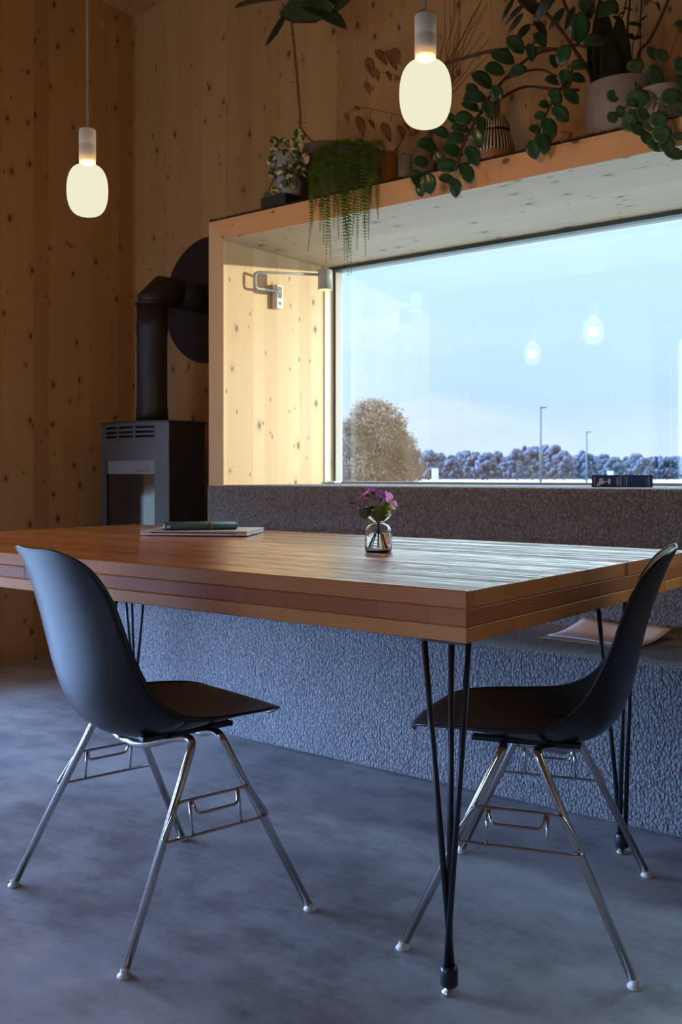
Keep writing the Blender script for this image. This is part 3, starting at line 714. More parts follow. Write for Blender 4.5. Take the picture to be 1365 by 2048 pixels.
flower('mallow_flower', 'purple mallow bloom at the top left of the posy in the bud vase', 735, 990, -0.01, (-0.5, -0.4, 0.7), 'mallow', 0.024, (-0.8, 0.3))
flower('mallow_flower', 'small purple mallow bloom pointing up, highest in the bud vase', 747, 985, 0.015, (0.1, 0.3, 0.9), 'mallow', 0.020, (0.2, 0.8))
flower('mallow_flower', 'open purple mallow bloom on the right of the posy', 777, 1004, 0.0, (0.75, 0.1, 0.4), 'mallow', 0.023, (0.8, 0.2))
flower('mallow_flower', 'purple mallow bloom behind the large green leaf', 763, 998, 0.02, (0.3, 0.6, 0.8), 'mallow', 0.017, (0.5, 0.6))
flower('mallow_flower', 'tiny pink purple bloom hanging lowest on the posy\'s left', 723, 1022, -0.005, (-0.8, -0.3, -0.3), 'mallow', 0.013, (-0.6, -0.2))
flower('clover_flower', 'pale pink clover head at the front of the posy', 734, 1005, -0.03, (-0.1, -0.6, 0.7), 'clover', 0.017, (-0.3, -0.7))
h = atd(711, 1007, DV); t = wthing('mallow_bud', 'dark violet closed bud sticking out to the left of the posy', 'flower', h)
obj('stem', MB().tube(spline(stem_of(h, (-0.9, 0)), 5), 0.0011, 6), M['stem'], t)
M['bud'] = plain('violet_bud', (0.05, 0.015, 0.14), 0.5)
bd = np.array([-0.85, -0.5, 0.15]); bd /= np.linalg.norm(bd)
obj('bud_tip', MB().tube([h-bd*0.002, h+bd*0.006, h+bd*0.013, h+bd*0.018], [0.002, 0.0035, 0.003, 0.0012], 10), M['bud'], t)
def lobed(px, py, dd, size, face, upv, label, mat, lobes=5):
    h = atd(px, py, DV+dd); t = wthing('leaf_sprig', label, 'leaf', h)
    f = np.array(face, float); f /= np.linalg.norm(f); u = np.array(upv, float); u -= f*np.dot(u, f); u /= np.linalg.norm(u); s = np.cross(u, f)
    P = [h+f*0.003]; n = 60
    for k in range(n):
        a = 2*PI*k/n; r = size*(0.80+0.20*abs(math.cos(lobes*a/2)))*(1-0.55*math.exp(-((a-PI)/0.35)**2))
        P.append(h+r*(math.cos(a)*u+math.sin(a)*s)-f*0.006*math.cos(lobes*a)*0.6)
    mb = MB().add(P, [(0, 1+k, 1+(k+1) % n) for k in range(n)], True)
    obj('blade', mb, mat, t, solid=0.0005)
    obj('stem', MB().tube(spline(stem_of(h, (0.4, -0.5)), 5), 0.0012, 6), M['stem'], t)
lobed(764, 1024, -0.040, 0.025, (0.55, -0.75, 0.25), (0.2, -0.2, -1), 'large lobed green leaf facing out at the front of the bud vase', M['leaf_l'])
lobed(774, 1016, -0.034, 0.019, (0.6, -0.6, 0.4), (0.7, 0.1, -0.6), 'smaller lobed green leaf beneath the right-hand bloom', M['leaf_l'])
lobed(731, 1024, -0.036, 0.020, (0.2, -0.8, -0.1), (-0.4, 0, -1), 'grey green leaf hanging left over the vase neck', M['leaf_b'], 3)

# ------------------------------------------------------------------ book on the sill
M['navy'] = plain('navy_book_cover', (0.012, 0.035, 0.13), 0.4, var=0.06)
M['print'] = plain('pale_print', (0.55, 0.50, 0.50), 0.6)
M['redp'] = plain('red_print', (0.50, 0.09, 0.03), 0.6)
BKY = 3.74
bl = 0.214; bh = 0.0445; bdp = 0.15; BKY = 3.46; bmid = aty(1245, 969, BKY)
bk = thing('book', 'thick navy blue book lying flat on the window sill', 'book', (bmid[0], BKY, SILL+0.0005), math.atan2(-bmid[0], BKY))
cb = MB().box(-bl/2, bl/2, 0, bdp, 0.0, 0.003).box(-bl/2, bl/2, 0, bdp, bh-0.003, bh).box(-bl/2, bl/2, 0, 0.003, 0.003, bh-0.003)
cvr = obj('cover', cb, M['navy'], bk)
obj('pages', MB().box(-bl/2+0.003, bl/2-0.002, 0.003, bdp-0.004, 0.003, bh-0.003), M['paper'], bk)
def spine_text(s, xc, size, zc=bh/2):
    V, Fc = text_mesh(s, size); return MB().add([(xc+v[1]*1.0, -0.0006, zc-v[0]*1.0) for v in V], Fc)
k_ = bl/113.0
def sx_(px): return -bl/2+(px-1188)*k_
for s, px, sz in (('1000', 1236, 0.0155), ('CHAIRS', 1242, 0.0115), ('Charlotte & Peter Fiell', 1249, 0.0040), ('TASCHEN', 1290, 0.0062)):
    obj('spine_lettering', spine_text(s, sx_(px), sz), M['print'], cvr)
for px, wd in ((1193, 0.0012), (1253, 0.0012), (1294, 0.001)):
    obj('spine_rule', MB().add([(sx_(px)-wd, -0.0006, 0.005), (sx_(px)+wd, -0.0006, 0.005), (sx_(px)+wd, -0.0006, bh-0.005), (sx_(px)-wd, -0.0006, bh-0.005)], [(0, 1, 2, 3)]), M['print'], cvr)
# a small picture of a chair lying on its side
lt = MB()
def P2(pts, y=-0.0006): lt.add([(sx_(a), y, bh*(1-b)) for a, b in pts], [tuple(range(len(pts)))])
P2([(1202, 0.32), (1210, 0.22), (1211, 0.55), (1206, 0.72), (1203, 0.88), (1197, 0.92), (1198, 0.75), (1201, 0.6)])
P2([(1206, 0.60), (1211, 0.50), (1213, 0.62), (1208, 0.78), (1205, 0.76)], -0.00065)
P2([(1210, 0.48), (1219, 0.52), (1219, 0.56), (1210, 0.60)], -0.0007)
P2([(1218, 0.40), (1220, 0.28), (1222, 0.28), (1223.5, 0.52), (1222, 0.76), (1220, 0.76), (1218, 0.64)])
obj('spine_picture', lt, M['print'], cvr)
obj('spine_motif', MB().add([(sx_(a), -0.0007, bh*(1-b)) for a, b in ((1207.5, 0.22), (1211, 0.24), (1211.5, 0.45), (1208, 0.5))], [(0, 1, 2, 3)]), M['redp'], cvr)

# ------------------------------------------------------------------ sheets on the bench seat
def sheet(name, label, c, mat, lift, nx=14, ny=10, wave=0.006, zmin=0.4625):
    """c: front-left, front-right, back-right, back-left corners"""
    a, b, cc, d = map(np.array, c); P = []
    for i in range(ny+1):
        v = i/ny; row = []
        for j in range(nx+1):
            u = j/nx; p = (a*(1-u)+b*u)*(1-v)+(d*(1-u)+cc*u)*v
            p = p+np.array([0, 0, -lift*math.sin(PI*v)*0.5+wave*math.sin(u*5+v*3)*math.sin(PI*u)*(0.3+v)])
            p[2] = max(p[2], zmin)
            row.append(p)
        P.append(row)
    o = obj(name, MB().grid(P), mat, None, solid=0.0006, loc=tuple((a+b+cc+d)/4)); return tag(o, label, 'paper')
def sketched():
    m, g = newmat('sketched_paper')
    oc = g.n('TexCoord').outputs['Object']
    n = g.noise(g.n('Mapping', {'Vector': oc, 'Scale': (6, 14, 1)}).outputs[0], 4, 4, 0.7)
    ln = g.sstep(g.m('ABSOLUTE', g.m('SUBTRACT', n, 0.5)), 0.012, 0.0)
    msk = g.sstep(g.noise(oc, 9, 2), 0.52, 0.62)
    col = g.mix(g.m('MULTIPLY', g.m('MULTIPLY', ln, msk), 0.5), (0.76, 0.76, 0.82), (0.25, 0.22, 0.22))
    finish(g, pbsdf(g, col, 0.8).outputs[0]); return m
M['sketch'] = sketched(); M['kraft'] = plain('kraft_paper', (0.40, 0.27, 0.19), 0.85)
zs = 0.461
p1 = atz(1094, 1272, zs); p2 = atz(1275, 1296, zs); p3 = aty(1345, 1259, 3.12); p4 = aty(1168, 1237, 3.15)
sheet('drawing_sheet', 'white curling sheet of paper with faint sketches on the bench seat', [p1+np.array([0, 0, .003]), p2+np.array([0, 0, .003]), p3+np.array([0, 0, .003]), p4+np.array([0, 0, .003])], M['sketch'], 0.02)
q1 = atz(1080, 1275, zs); q2 = atz(1270, 1299, zs); q3 = atz(1345, 1262, zs); q4 = aty(1180, 1262, 3.1)
q3[2] = q4[2] = zs
sheet('kraft_sheet', 'brown kraft paper lying under the white sketched sheet', [q1, q2, q3, q4], M['kraft'], 0.0, wave=0.0, zmin=0.459)

# ================================================================== PLANT SHELF
SZ = BZ1
M['turf'] = plain('dark_green_mat', (0.010, 0.016, 0.010), 0.95, var=0.5, scale=200)
mt = MB().box(BX0+0.002, BX1, 3.186, YB-0.002, SZ, SZ+0.006)
for i in range(5200):
    x = BX0+0.004+rnd.random()*2.0; y = 3.184+rnd.random()**2*0.05; a = rnd.uniform(-0.004, 0.004); hgt = rnd.uniform(0.006, 0.013)
    mt.add([(x-0.0016, y, SZ+0.004), (x+0.0016, y, SZ+0.004), (x+a, y+rnd.uniform(-0.005, 0.003), SZ+hgt+0.004)], [(0, 1, 2)])
tag(obj('shelf_mat', mt, M['turf'], None, loc=(-1.7, 3.48, SZ)), 'thin dark green fuzzy mat covering the top of the window box', 'mat')
MZ = SZ+0.0065
def pot_mat(name, col, rough=0.6): return plain(name, col, rough, var=0.12, scale=25)
M['pot_grey'] = pot_mat('grey_planter', (0.20, 0.165, 0.145)); M['pot_taupe'] = pot_mat('taupe_planter', (0.17, 0.135, 0.10))
M['pot_blue'] = pot_mat('pale_blue_grey_pot', (0.20, 0.225, 0.25)); M['pot_dark'] = pot_mat('dark_pot', (0.03, 0.03, 0.03))
M['terra'] = pot_mat('terracotta', (0.50, 0.20, 0.08)); M['pot_white'] = pot_mat('off_white_pot', (0.32, 0.29, 0.27)); M['amber'] = pot_mat('ochre_pot', (0.30, 0.13, 0.04), 0.4)
M['soil'] = plain('soil', (0.02, 0.014, 0.01), 0.9); M['bark'] = plain('bark', (0.20, 0.10, 0.045), 0.8, var=0.4, scale=80)
M['twig'] = plain('dark_twig', (0.06, 0.025, 0.018), 0.6); M['dry'] = plain('dry_twig', (0.17, 0.07, 0.03), 0.8)
M['ficus'] = veined('dark_green_leaf', (0.018, 0.060, 0.028), (0.035, 0.10, 0.045), 0.28, 0.06)
M['pilea'] = veined('pilea_leaf', (0.035, 0.10, 0.05), (0.06, 0.15, 0.08), 0.3, 0.08)
M['varieg'] = veined('variegated_leaf', (0.03, 0.075, 0.035), (0.06, 0.11, 0.05), 0.4, 0.1, edge=(0.50, 0.48, 0.28), scale=22)
M['fern'] = veined('fern_green', (0.05, 0.105, 0.012), (0.11, 0.19, 0.025), 0.5, 0.35)
M['copper'] = veined('copper_leaf', (0.22, 0.08, 0.025), (0.32, 0.13, 0.05), 0.6, 0.2)
M['darkleaf'] = veined('nearly_black_leaf', (0.012, 0.018, 0.012), (0.025, 0.032, 0.02), 0.35, 0.05)
M['figleaf'] = veined('fig_leaf', (0.025, 0.035, 0.015), (0.05, 0.085, 0.025), 0.4, 0.1)
def potted(name, label, px, y, pot, r0, r1, hgt, z0=MZ):
    p = aty(px, 400, y); x = p[0]
    t = wthing(name, label, 'plant', (x, y, z0))
    if pot is not None:
        pt = obj('pot', MB().lathe([(r0*0.96, z0), (r0, z0+0.004), (r1, z0+hgt-0.004), (r1-0.002, z0+hgt), (r1-0.010, z0+hgt), (r1-0.012, z0+hgt-0.02), (r0-0.012, z0+0.012), (0.0005, z0+0.012)], (x, y, 0), 40), pot, t)
        obj('soil', MB().lathe([(0.0005, z0+hgt-0.018), (r1-0.0125, z0+hgt-0.02), (r1-0.014, z0+hgt-0.03), (0.0005, z0+hgt-0.03)], (x, y, 0), 24), M['soil'], pt)
    return t, np.array([x, y, z0+hgt-0.02])
CR = np.array([_R[0], _R[1], 0]); CF = np.array([_Fw[0], _Fw[1], 0]); UP = np.array([0, 0, 1.0])
def leaf_at(mb, px, py, dx, dy, y, width, scale=1.0, tilt=0.5, curl=0.3, fold=0.25, prof=None, n=7):
    """leaf centred on an image point at depth y; dx,dy: half length in image pixels"""
    c = aty(px, py, y); d = float(np.dot(c[:2], _Fw)); k = d/F_PX
    v = CR*dx*k-UP*dy*k; tl = rnd.uniform(-tilt, tilt)
    v = v+CF*np.linalg.norm(v)*tl*0.6; L = 2*np.linalg.norm(v)
    up = -CF*1.0+UP*rnd.uniform(0.1, 0.5)+CR*rnd.uniform(-0.3, 0.3)
    leafpatch(mb, c-v, v, up, L*scale, width*k*1.0, curl, fold, n, prof)
    return c-v, c
oval = lambda t: math.sin(PI*min(1.0, t**0.92))**0.62 if t < 0.999 else 0.0

# -- rubber-leaved trailing plant
t, so = potted('trailing_rubber_plant', 'large dark glossy-leaved plant trailing left over the shelf edge', 1228, 3.44, None, 0, 0, 0.05)
k = 0.4139
c2 = lambda a, b: (800+a*k, b*k)
L1 = [(560, 215, 45, 35, 3.32), (500, 275, 60, 20, 3.30), (460, 335, 55, 5, 3.26), (400, 385, 55, 30, 3.22), (575, 340, 42, -22, 3.24), (345, 512, 50, 8, 3.15), (365, 468, 60, -10, 3.17), (312, 570, 50, 2, 3.13), (295, 617, 50, -5, 3.12),
      (275, 670, 55, -10, 3.10), (260, 730, 55, 5, 3.09), (235, 802, 55, -5, 3.08), (325, 838, 30, 46, 3.08), (268, 905, 10, 48, 3.06), (228, 865, 42, 8, 3.05), (190, 762, 18, 34, 3.10), (135, 702, 55, 5, 3.12), (200, 640, 45, 14, 3.13),
      (105, 782, 45, -4, 3.11), (84, 880, 30, 26, 3.09), (78, 845, 38, -8, 3.10), (140, 885, 12, 52, 3.09), (100, 915, 6, 36, 3.10), (390, 600, 12, 42, 3.14), (430, 525, 18, 46, 3.16), (352, 752, 36, 42, 3.11), (375, 665, 18, 46, 3.12), (470, 450, 12, 42, 3.2),
      (870, 132, 4, 72, 3.36), (950, 197, 62, 3, 3.34), (790, 265, -16, 52, 3.30), (872, 315, 50, -8, 3.28), (740, 390, 42, 3, 3.26), (802, 380, 20, 44, 3.25), (862, 378, 46, -4, 3.27), (832, 468, 46, 22, 3.22), (752, 470, 26, 42, 3.20),
      (778, 550, 42, 32, 3.17), (720, 622, 22, 56, 3.13), (692, 692, 22, 54, 3.10), (645, 722, 16, 46, 3.09), (1000, 40, 45, -50, 3.40), (905, 32, 22, 52, 3.42), (680, 190, 36, 26, 3.34), (635, 250, 12, 42, 3.30), (700, 505, 30, -4, 3.2), (680, 560, 32, -8, 3.18), (655, 625, 34, 4, 3.15),
      (745, 295, 20, 30, 3.3), (350, 440, 20, 40, 3.22), (250, 570, 22, 20, 3.18), (1030, 30, 30, 30, 3.45)]
lm = MB()
for (a, b, dx, dy, y) in L1:
    px, py = c2(a, b); ln = math.hypot(dx, dy)*k
    leaf_at(lm, px, py, dx*k, dy*k, y, ln*1.42, tilt=0.3, curl=0.25, fold=0.22, prof=oval)
def path(pts): return [aty(*c2(a, b), y) for a, b, y in pts]
sm = MB()
for pts, r in (([(1020, 400, 3.44), (900, 230, 3.42), (760, 238, 3.38), (640, 270, 3.33), (520, 370, 3.26), (440, 460, 3.2), (380, 560, 3.15), (310, 690, 3.11), (270, 830, 3.07)], 0.0055),
               ([(1000, 420, 3.44), (880, 300, 3.36), (800, 400, 3.25), (735, 500, 3.2), (690, 590, 3.15), (650, 680, 3.1)], 0.004),
               ([(760, 238, 3.38), (600, 232, 3.36), (450, 245, 3.34), (330, 275, 3.32), (210, 310, 3.30)], 0.006),
               ([(870, 435, 3.40), (740, 430, 3.36), (620, 418, 3.32), (540, 445, 3.27), (470, 490, 3.2)], 0.005),
               ([(760, 370, 3.36), (690, 338, 3.34), (610, 345, 3.3), (520, 380, 3.26)], 0.004),
               ([(900, 230, 3.42), (880, 150, 3.40), (900, 60, 3.41), (960, -20, 3.42)], 0.004),
               ([(470, 490, 3.2), (330, 600, 3.14), (200, 720, 3.11), (130, 820, 3.1)], 0.004)):
    sm.tube(spline(path(pts), 5), r, 7)
obj('foliage', lm, M['ficus'], t, solid=0.0006); obj('stems', sm, M['twig'], t)

# -- grey planter with broad black-green upright blades
t, so = potted('snake_plant', 'near-black upright broad-leaved plant in a wide grey planter', 1247, 3.355, M['pot_grey'], 0.128, 0.132, 0.205)
fm = MB()
for (a0, b0, a1, b1, w, y) in ((975, 500, 985, -30, 130, 3.38), (1040, 500, 1075, 60, 130, 3.39), (1070, 500, 960, 90, 90, 3.36), (960, 500, 925, 190, 80, 3.35), (1010, 500, 1020, 150, 120, 3.34)):
    p0, p1 = aty(*c2(a0, b0), y), aty(*c2(a1, b1), y); ln = np.linalg.norm(p1-p0)
    leafpatch(fm, p0, p1-p0, -CF+0.3*CR, ln, w*k*3.35/F_PX, 0.08, 0.2, 8, prof=lambda u: (0.55+0.45*math.sin(PI*min(u*1.1, 1)*0.8))*(1 if u < .6 else max(0, 1-((u-.6)/.4)**2)))
obj('foliage', fm, M['darkleaf'], t, solid=0.001)

# -- dark strap leaves arching up behind
t, so = potted('dracaena', 'thin-stemmed plant with long drooping near-black strap leaves', 1215, 3.60, M['pot_dark'], 0.05, 0.06, 0.09)
fm = MB(); sm = MB()
stem = [so]+[aty(px, py, y) for px, py, y in ((1195, 180, 3.58), (1150, 100, 3.55), (1110, 45, 3.52), (1062, -5, 3.5))]
sm.tube(spline(stem, 5), 0.007, 7)
sm.tube(spline([so, aty(1180, 110, 3.58), aty(1140, 30, 3.56), aty(1120, -20, 3.56)], 5), 0.006, 7)
for (x0, y0, x1, y1, w) in ((1030, -5, 1003, 40, 9), (1050, 8, 1009, 46, 11), (1048, 25, 1015, 66, 11), (1120, -30, 1062, 48, 22), (1062, 48, 1030, 80, 15), (1070, 40, 1095, 70, 16), (1130, 15, 1098, 58, 14), (1150, 12, 1130, 60, 12), (1040, -10, 1075, 22, 30), (1095, 70, 1060, 88, 10)):
    p0, p1 = aty(x0, y0, 3.5), aty(x1, y1, 3.47)
    leafpatch(fm, p0, p1-p0, -CF+0.3*UP, np.linalg.norm(p1-p0), w*3.4/F_PX*1.3, 0.25, 0.2, 6)
obj('foliage', fm, M['darkleaf'], t, solid=0.0006); obj('stems', sm, M['twig'], t)

# -- thin upright stems with small dark leaves
t, so = potted('upright_houseplant', 'slender upright dark plant behind the round-leaved one', 1285, 3.66, M['pot_dark'], 0.06, 0.07, 0.1)
fm = MB(); sm = MB()
for pts, r in (([(1262, 120), (1256, 60), (1262, -10)], 0.0045), ([(1254, 110), (1240, 60), (1250, 20), (1255, -10)], 0.003), ([(1265, 115), (1278, 60), (1285, 10), (1284, -10)], 0.0022), ([(1275, 125), (1300, 80), (1325, 30), (1342, -12)], 0.006), ([(1282, 20), (1300, 2), (1318, 12)], 0.002)):
    sm.tube(spline([so]+[aty(px, py, 3.62) for px, py in pts], 5), r, 6)
for (px, py, dx, dy, w) in ((1240, 40, 14, 8, 13), (1272, 48, 16, 1, 12), (1245, 77, 13, 5, 14), (1264, 73, 7, 5, 12), (1278, 74, 10, -6, 10), (1258, 17, 12, 2, 5), (1290, 35, 8, -8, 4), (1318, 12, 4, 10, 6), (1245, 26, 8, -5, 4)):
    leaf_at(fm, px, py, dx, dy, 3.6, w, tilt=0.3)
obj('foliage', fm, M['darkleaf'], t, solid=0.0006); obj('stems', sm, M['twig'], t)

# -- pilea with round leaves
t, so = potted('pilea', 'round-leaved green plant in an off-white pot spilling over the shelf', 1325, 3.33, M['pot_white'], 0.060, 0.078, 0.150)
fm = MB(); sm = MB()
R1 = [(1140, 320, 32, 42), (1218, 258, 22, 35), (1265, 270, 26, 48), (1236, 365, 32, 50), (1352, 318, 24, 40), (1310, 470, 35, 42), (1028, 466, 23, 28), (1028, 569, 20, 36), (1066, 542, 18, 36), (1176, 556, 26, 40), (1150, 622, 36, 42),
      (1208, 604, 24, 34), (1268, 650, 36, 40), (1108, 590, 26, 48), (1192, 668, 22, 36), (1252, 692, 46, 24), (1346, 660, 26, 24), (1326, 742, 42, 20), (1150, 480, 48, 34), (1360, 118, 26, 26), (1130, 402, 26, 40), (1150, 425, 12, 34), (1250, 580, 38, 34), (1120, 500, 18, 30), (1358, 400, 20, 34), (1290, 700, 34, 22), (1360, 530, 22, 40), (1228, 690, 20, 34)]
for (a, b, rx, ry) in R1:
    px, py = c2(a, b); y = 3.30-0.19*min(1, max(0, (b-380)/200)); c = aty(px, py, y); kk = np.dot(c[:2], _Fw)/F_PX*k
    nrm = -CF*rnd.uniform(0.8, 1.2)+UP*rnd.uniform(0.1, 0.7)+CR*rnd.uniform(-0.5, 0.3); nrm /= np.linalg.norm(nrm)
    R_ = max(rx, ry)*kk*1.2; n = 22
    u = np.cross(UP, nrm); u /= np.linalg.norm(u); w = np.cross(nrm, u)
    P = [c-nrm*0.004]
    for rr in (0.55, 1.0):
        for q in range(n):
            aa = 2*PI*q/n; P.append(c+R_*rr*(math.cos(aa)*u*min(1, rx/ry*1.1)+math.sin(aa)*w)+nrm*0.003*(rr-0.4))
    f = [(0, 1+q, 1+(q+1) % n) for q in range(n)]+[(1+q, 1+n+q, 1+n+(q+1) % n, 1+(q+1) % n) for q in range(n)]
    fm.add(P, f, True)
    mid = (so+c)/2+UP*0.03
    sm.tube(spline([so, mid, c-nrm*0.003], 5), 0.0012, 5)
obj('foliage', fm, M['pilea'], t, solid=0.0007); obj('stems', sm, M['fern'], t)
px_ = aty(1129, 275, 3.27)
tag(obj('terracotta_cup', MB().lathe([(0.022, MZ), (0.026, MZ+0.050), (0.028, MZ+0.058), (0.024, MZ+0.058), (0.02, MZ+0.008), (0.0005, MZ+0.008)], (px_[0], 3.27, 0), 28), M['terra'], None, loc=(px_[0], 3.27, MZ)), 'little terracotta cup at the shelf edge between striped vase and grey planter', 'cup')

# -- striped vase
def stripes():
    m, g = newmat('black_and_cream_stripes')
    sp = g.n('SeparateXYZ', {0: g.n('TexCoord').outputs['Object']})
    an = g.m('ARCTAN2', sp.outputs[1], sp.outputs[0])
    st = g.m('LESS_THAN', g.m('FRACT', g.m('MULTIPLY', an, 38/(2*PI))), 0.52)
    nk = g.m('MULTIPLY', g.m('GREATER_THAN', sp.outputs[2], 0.129), g.m('LESS_THAN', sp.outputs[2], 0.139))
    col = g.mix(st, (0.55, 0.45, 0.34), (0.012, 0.011, 0.011))
    col = g.mix(nk, col, (0.01, 0.01, 0.01))
    low = g.m('LESS_THAN', sp.outputs[2], 0.050)
    col = g.mix(low, col, (0.33, 0.15, 0.06))
    finish(g, pbsdf(g, col, 0.35).outputs[0]); return m
M['stripes'] = stripes()
p = aty(988, 300, 3.30)
sv = thing('striped_vase', 'tiered black and cream striped vase on the plant shelf', 'vase', (p[0], 3.30, MZ))
pr = [(0.060, 0.0), (0.070, 0.02), (0.074, 0.048), (0.081, 0.052), (0.0815, 0.062), (0.078, 0.085), (0.070, 0.108), (0.0615, 0.128), (0.058, 0.133), (0.0625, 0.138), (0.063, 0.150), (0.058, 0.170), (0.046, 0.186), (0.030, 0.194), (0.024, 0.21), (0.025, 0.24), (0.029, 0.285), (0.026, 0.286), (0.02, 0.25), (0.001, 0.245)]
obj('vase_body', MB().lathe(pr, (0, 0, 0), 56), M['stripes'], sv)
# -- ribbed brown bottle vase
M['ribbed'] = pot_mat('brown_stoneware', (0.17, 0.10, 0.055), 0.5)
p = aty(853, 340, 3.36)
rv_ = thing('ribbed_vase', 'brown ribbed stoneware bottle vase behind the trailing leaves', 'vase', (p[0], 3.36, MZ))
mb = MB(); n = 72
PR_ = [(0.047, 0.0), (0.053, 0.01), (0.057, 0.06), (0.056, 0.12), (0.050, 0.150), (0.038, 0.172), (0.029, 0.182), (0.027, 0.225), (0.032, 0.24), (0.028, 0.24), (0.022, 0.21), (0.001, 0.2)]
v = []; f = []
for i, (r, z) in enumerate(PR_):
    for j in range(n):
        a = 2*PI*j/n; rr = r*(1+(0.03 if j % 2 else -0.02) if 0 < i < 6 else 1); v.append((rr*math.cos(a), rr*math.sin(a), z))
for i in range(len(PR_)-1):
    for j in range(n): f.append((i*n+j, i*n+(j+1) % n, (i+1)*n+(j+1) % n, (i+1)*n+j))
mb.add(v, f, True); mb.F.append(tuple(range(n))[::-1]); mb.S.append(False); mb.M.append(0)
obj('vase_body', mb, M['ribbed'], rv_)

# -- dried curly twigs standing in the ribbed vase
tw = MB(); base = np.array([rv_.location.x, 3.36, MZ+0.205])
for i in range(18):
    tx = rnd.uniform(868, 1010); ty = rnd.uniform(-40, 60) if i < 13 else rnd.uniform(60, 120)
    tip = aty(tx, ty, 3.45+rnd.uniform(-0.05, 0.2)); pts = [base+np.array([rnd.uniform(-.012, .012), rnd.uniform(-.012, .012), 0])]
    for q in range(1, 8):
        u = q/7; e = base*(1-u)+tip*u; w = 0.022*math.sin(PI*min(1, u*1.2))
        pts.append(e+CR*rnd.uniform(-w, w)+CF*rnd.uniform(-w, w)+CR*0.03*math.sin(PI*u)*(1 if tx < 930 else -0.6))
    tw.tube(spline(pts, 4), [0.0024-0.0014*j/(len(pts)*4) for j in range((len(pts)-1)*4+1)], 5)
o = obj('dried_twigs', tw, M['dry'], None, loc=tuple(base)); tag(o, 'bundle of thin dried curly twigs standing in the brown ribbed vase', 'twigs')

# -- small ochre pot with copper-leaved branch
t, so = potted('copper_leaf_plant', 'branching plant with hanging copper brown leaves in an ochre pot', 773, 3.45, M['amber'], 0.042, 0.048, 0.215)
fm = MB(); sm = MB(); c1 = lambda a, b: (440+a*0.3443, b*0.3443)
for (a, b, dx, dy) in ((875, 390, 20, 58), (940, 330, 38, 42), (1000, 345, 34, 56), (1030, 325, 18, 48), (860, 510, 16, 38), (985, 440, 16, 28), (912, 430, 12, 38), (740, 685, 10, 32), (820, 730, 22, 60), (885, 720, 22, 28), (970, 765, 28, 55), (1055, 765, 22, 40), (1130, 770, 32, -20), (800, 628, 22, 6), (1090, 735, 22, 22), (1035, 455, 20, 12)):
    px, py = c1(a, b); leaf_at(fm, px, py, dx*0.3443, dy*0.3443, 3.52, math.hypot(dx, dy)*0.3443*0.95, tilt=0.3, fold=0.2, prof=lambda u: math.sin(PI*u**0.7)**0.9 if u < 1 else 0)
for pts in ([(1050, 830), (1090, 700), (960, 650), (800, 625), (740, 670)], [(1050, 830), (1130, 560), (1080, 400), (960, 300), (880, 350)], [(1100, 420), (1040, 440), (940, 420), (860, 440), (855, 500)], [(1000, 660), (990, 710)], [(880, 640), (870, 700)], [(960, 300), (1010, 290)]):
    sm.tube(spline([so]*(1 if pts[0] == (1050, 830) else 0)+[aty(*c1(a, b), 3.53) for a, b in pts], 5), 0.0016, 5)
obj('foliage', fm, M['copper'], t, solid=0.0005); obj('stems', sm, M['dry'], t)
t, so = potted('seedling_pot', 'little white pot of sparse twigs beside the brown ribbed vase', 811, 3.50, M['pot_white'], 0.032, 0.036, 0.20)
sm = MB()
for i in range(9): sm.tube(spline([so, so+np.array([rnd.uniform(-.03, .03), rnd.uniform(-.03, .03), 0.03]), so+np.array([rnd.uniform(-.06, .05), rnd.uniform(-.04, .04), rnd.uniform(0.0, 0.06)])], 4), 0.0012, 5)
obj('stems', sm, M['twig'], t)

# -- fig tree
t, so = potted('fig_tree', 'tall bare-stemmed fig with large dark leaves in a taupe planter', 652, 3.50, M['pot_taupe'], 0.115, 0.122, 0.325)
fm = MB(); sm = MB()
tr = [so]+[aty(px, py, 3.5) for px, py in ((605, 262), (600, 225), (592, 130), (585, 60), (578, 0), (570, -60))]
sm.tube(spline(tr, 5), 0.0065, 8)
for px, py, s in ((588, 128, 1), (602, 246, -1), (604, 246, 1), (586, 70, -1), (590, 165, -1)): sm.tube([aty(px, py, 3.5), aty(px+9*s, py-2, 3.49)], 0.002, 5)
figp = lambda u: (math.sin(PI*u**0.9)**0.6)*(1+0.06*math.sin(u*25)) if u < 1 else 0
for (x0, y0, x1, y1, w, upv) in ((562, 36, 705, -12, 0.17, -CF*0.35-UP*0.9), (580, -10, 690, 40, 0.10, -CF*0.8+UP*0.3), (565, -2, 468, 6, 0.10, -CF*0.25+UP*0.95), (585, 0, 660, 18, 0.12, -CF*0.6-UP*0.6), (574, 25, 533, 92, 0.030, -CF*0.8+CR*0.5)):
    p0, p1 = aty(x0, y0, 3.47), aty(x1, y1, 3.40)
    leafpatch(fm, p0, p1-p0, upv, np.linalg.norm(p1-p0), w, 0.12, 0.12, 12, prof=figp, cols=6)
obj('foliage', fm, M['figleaf'], t, solid=0.0008); obj('trunk', sm, M['bark'], t)

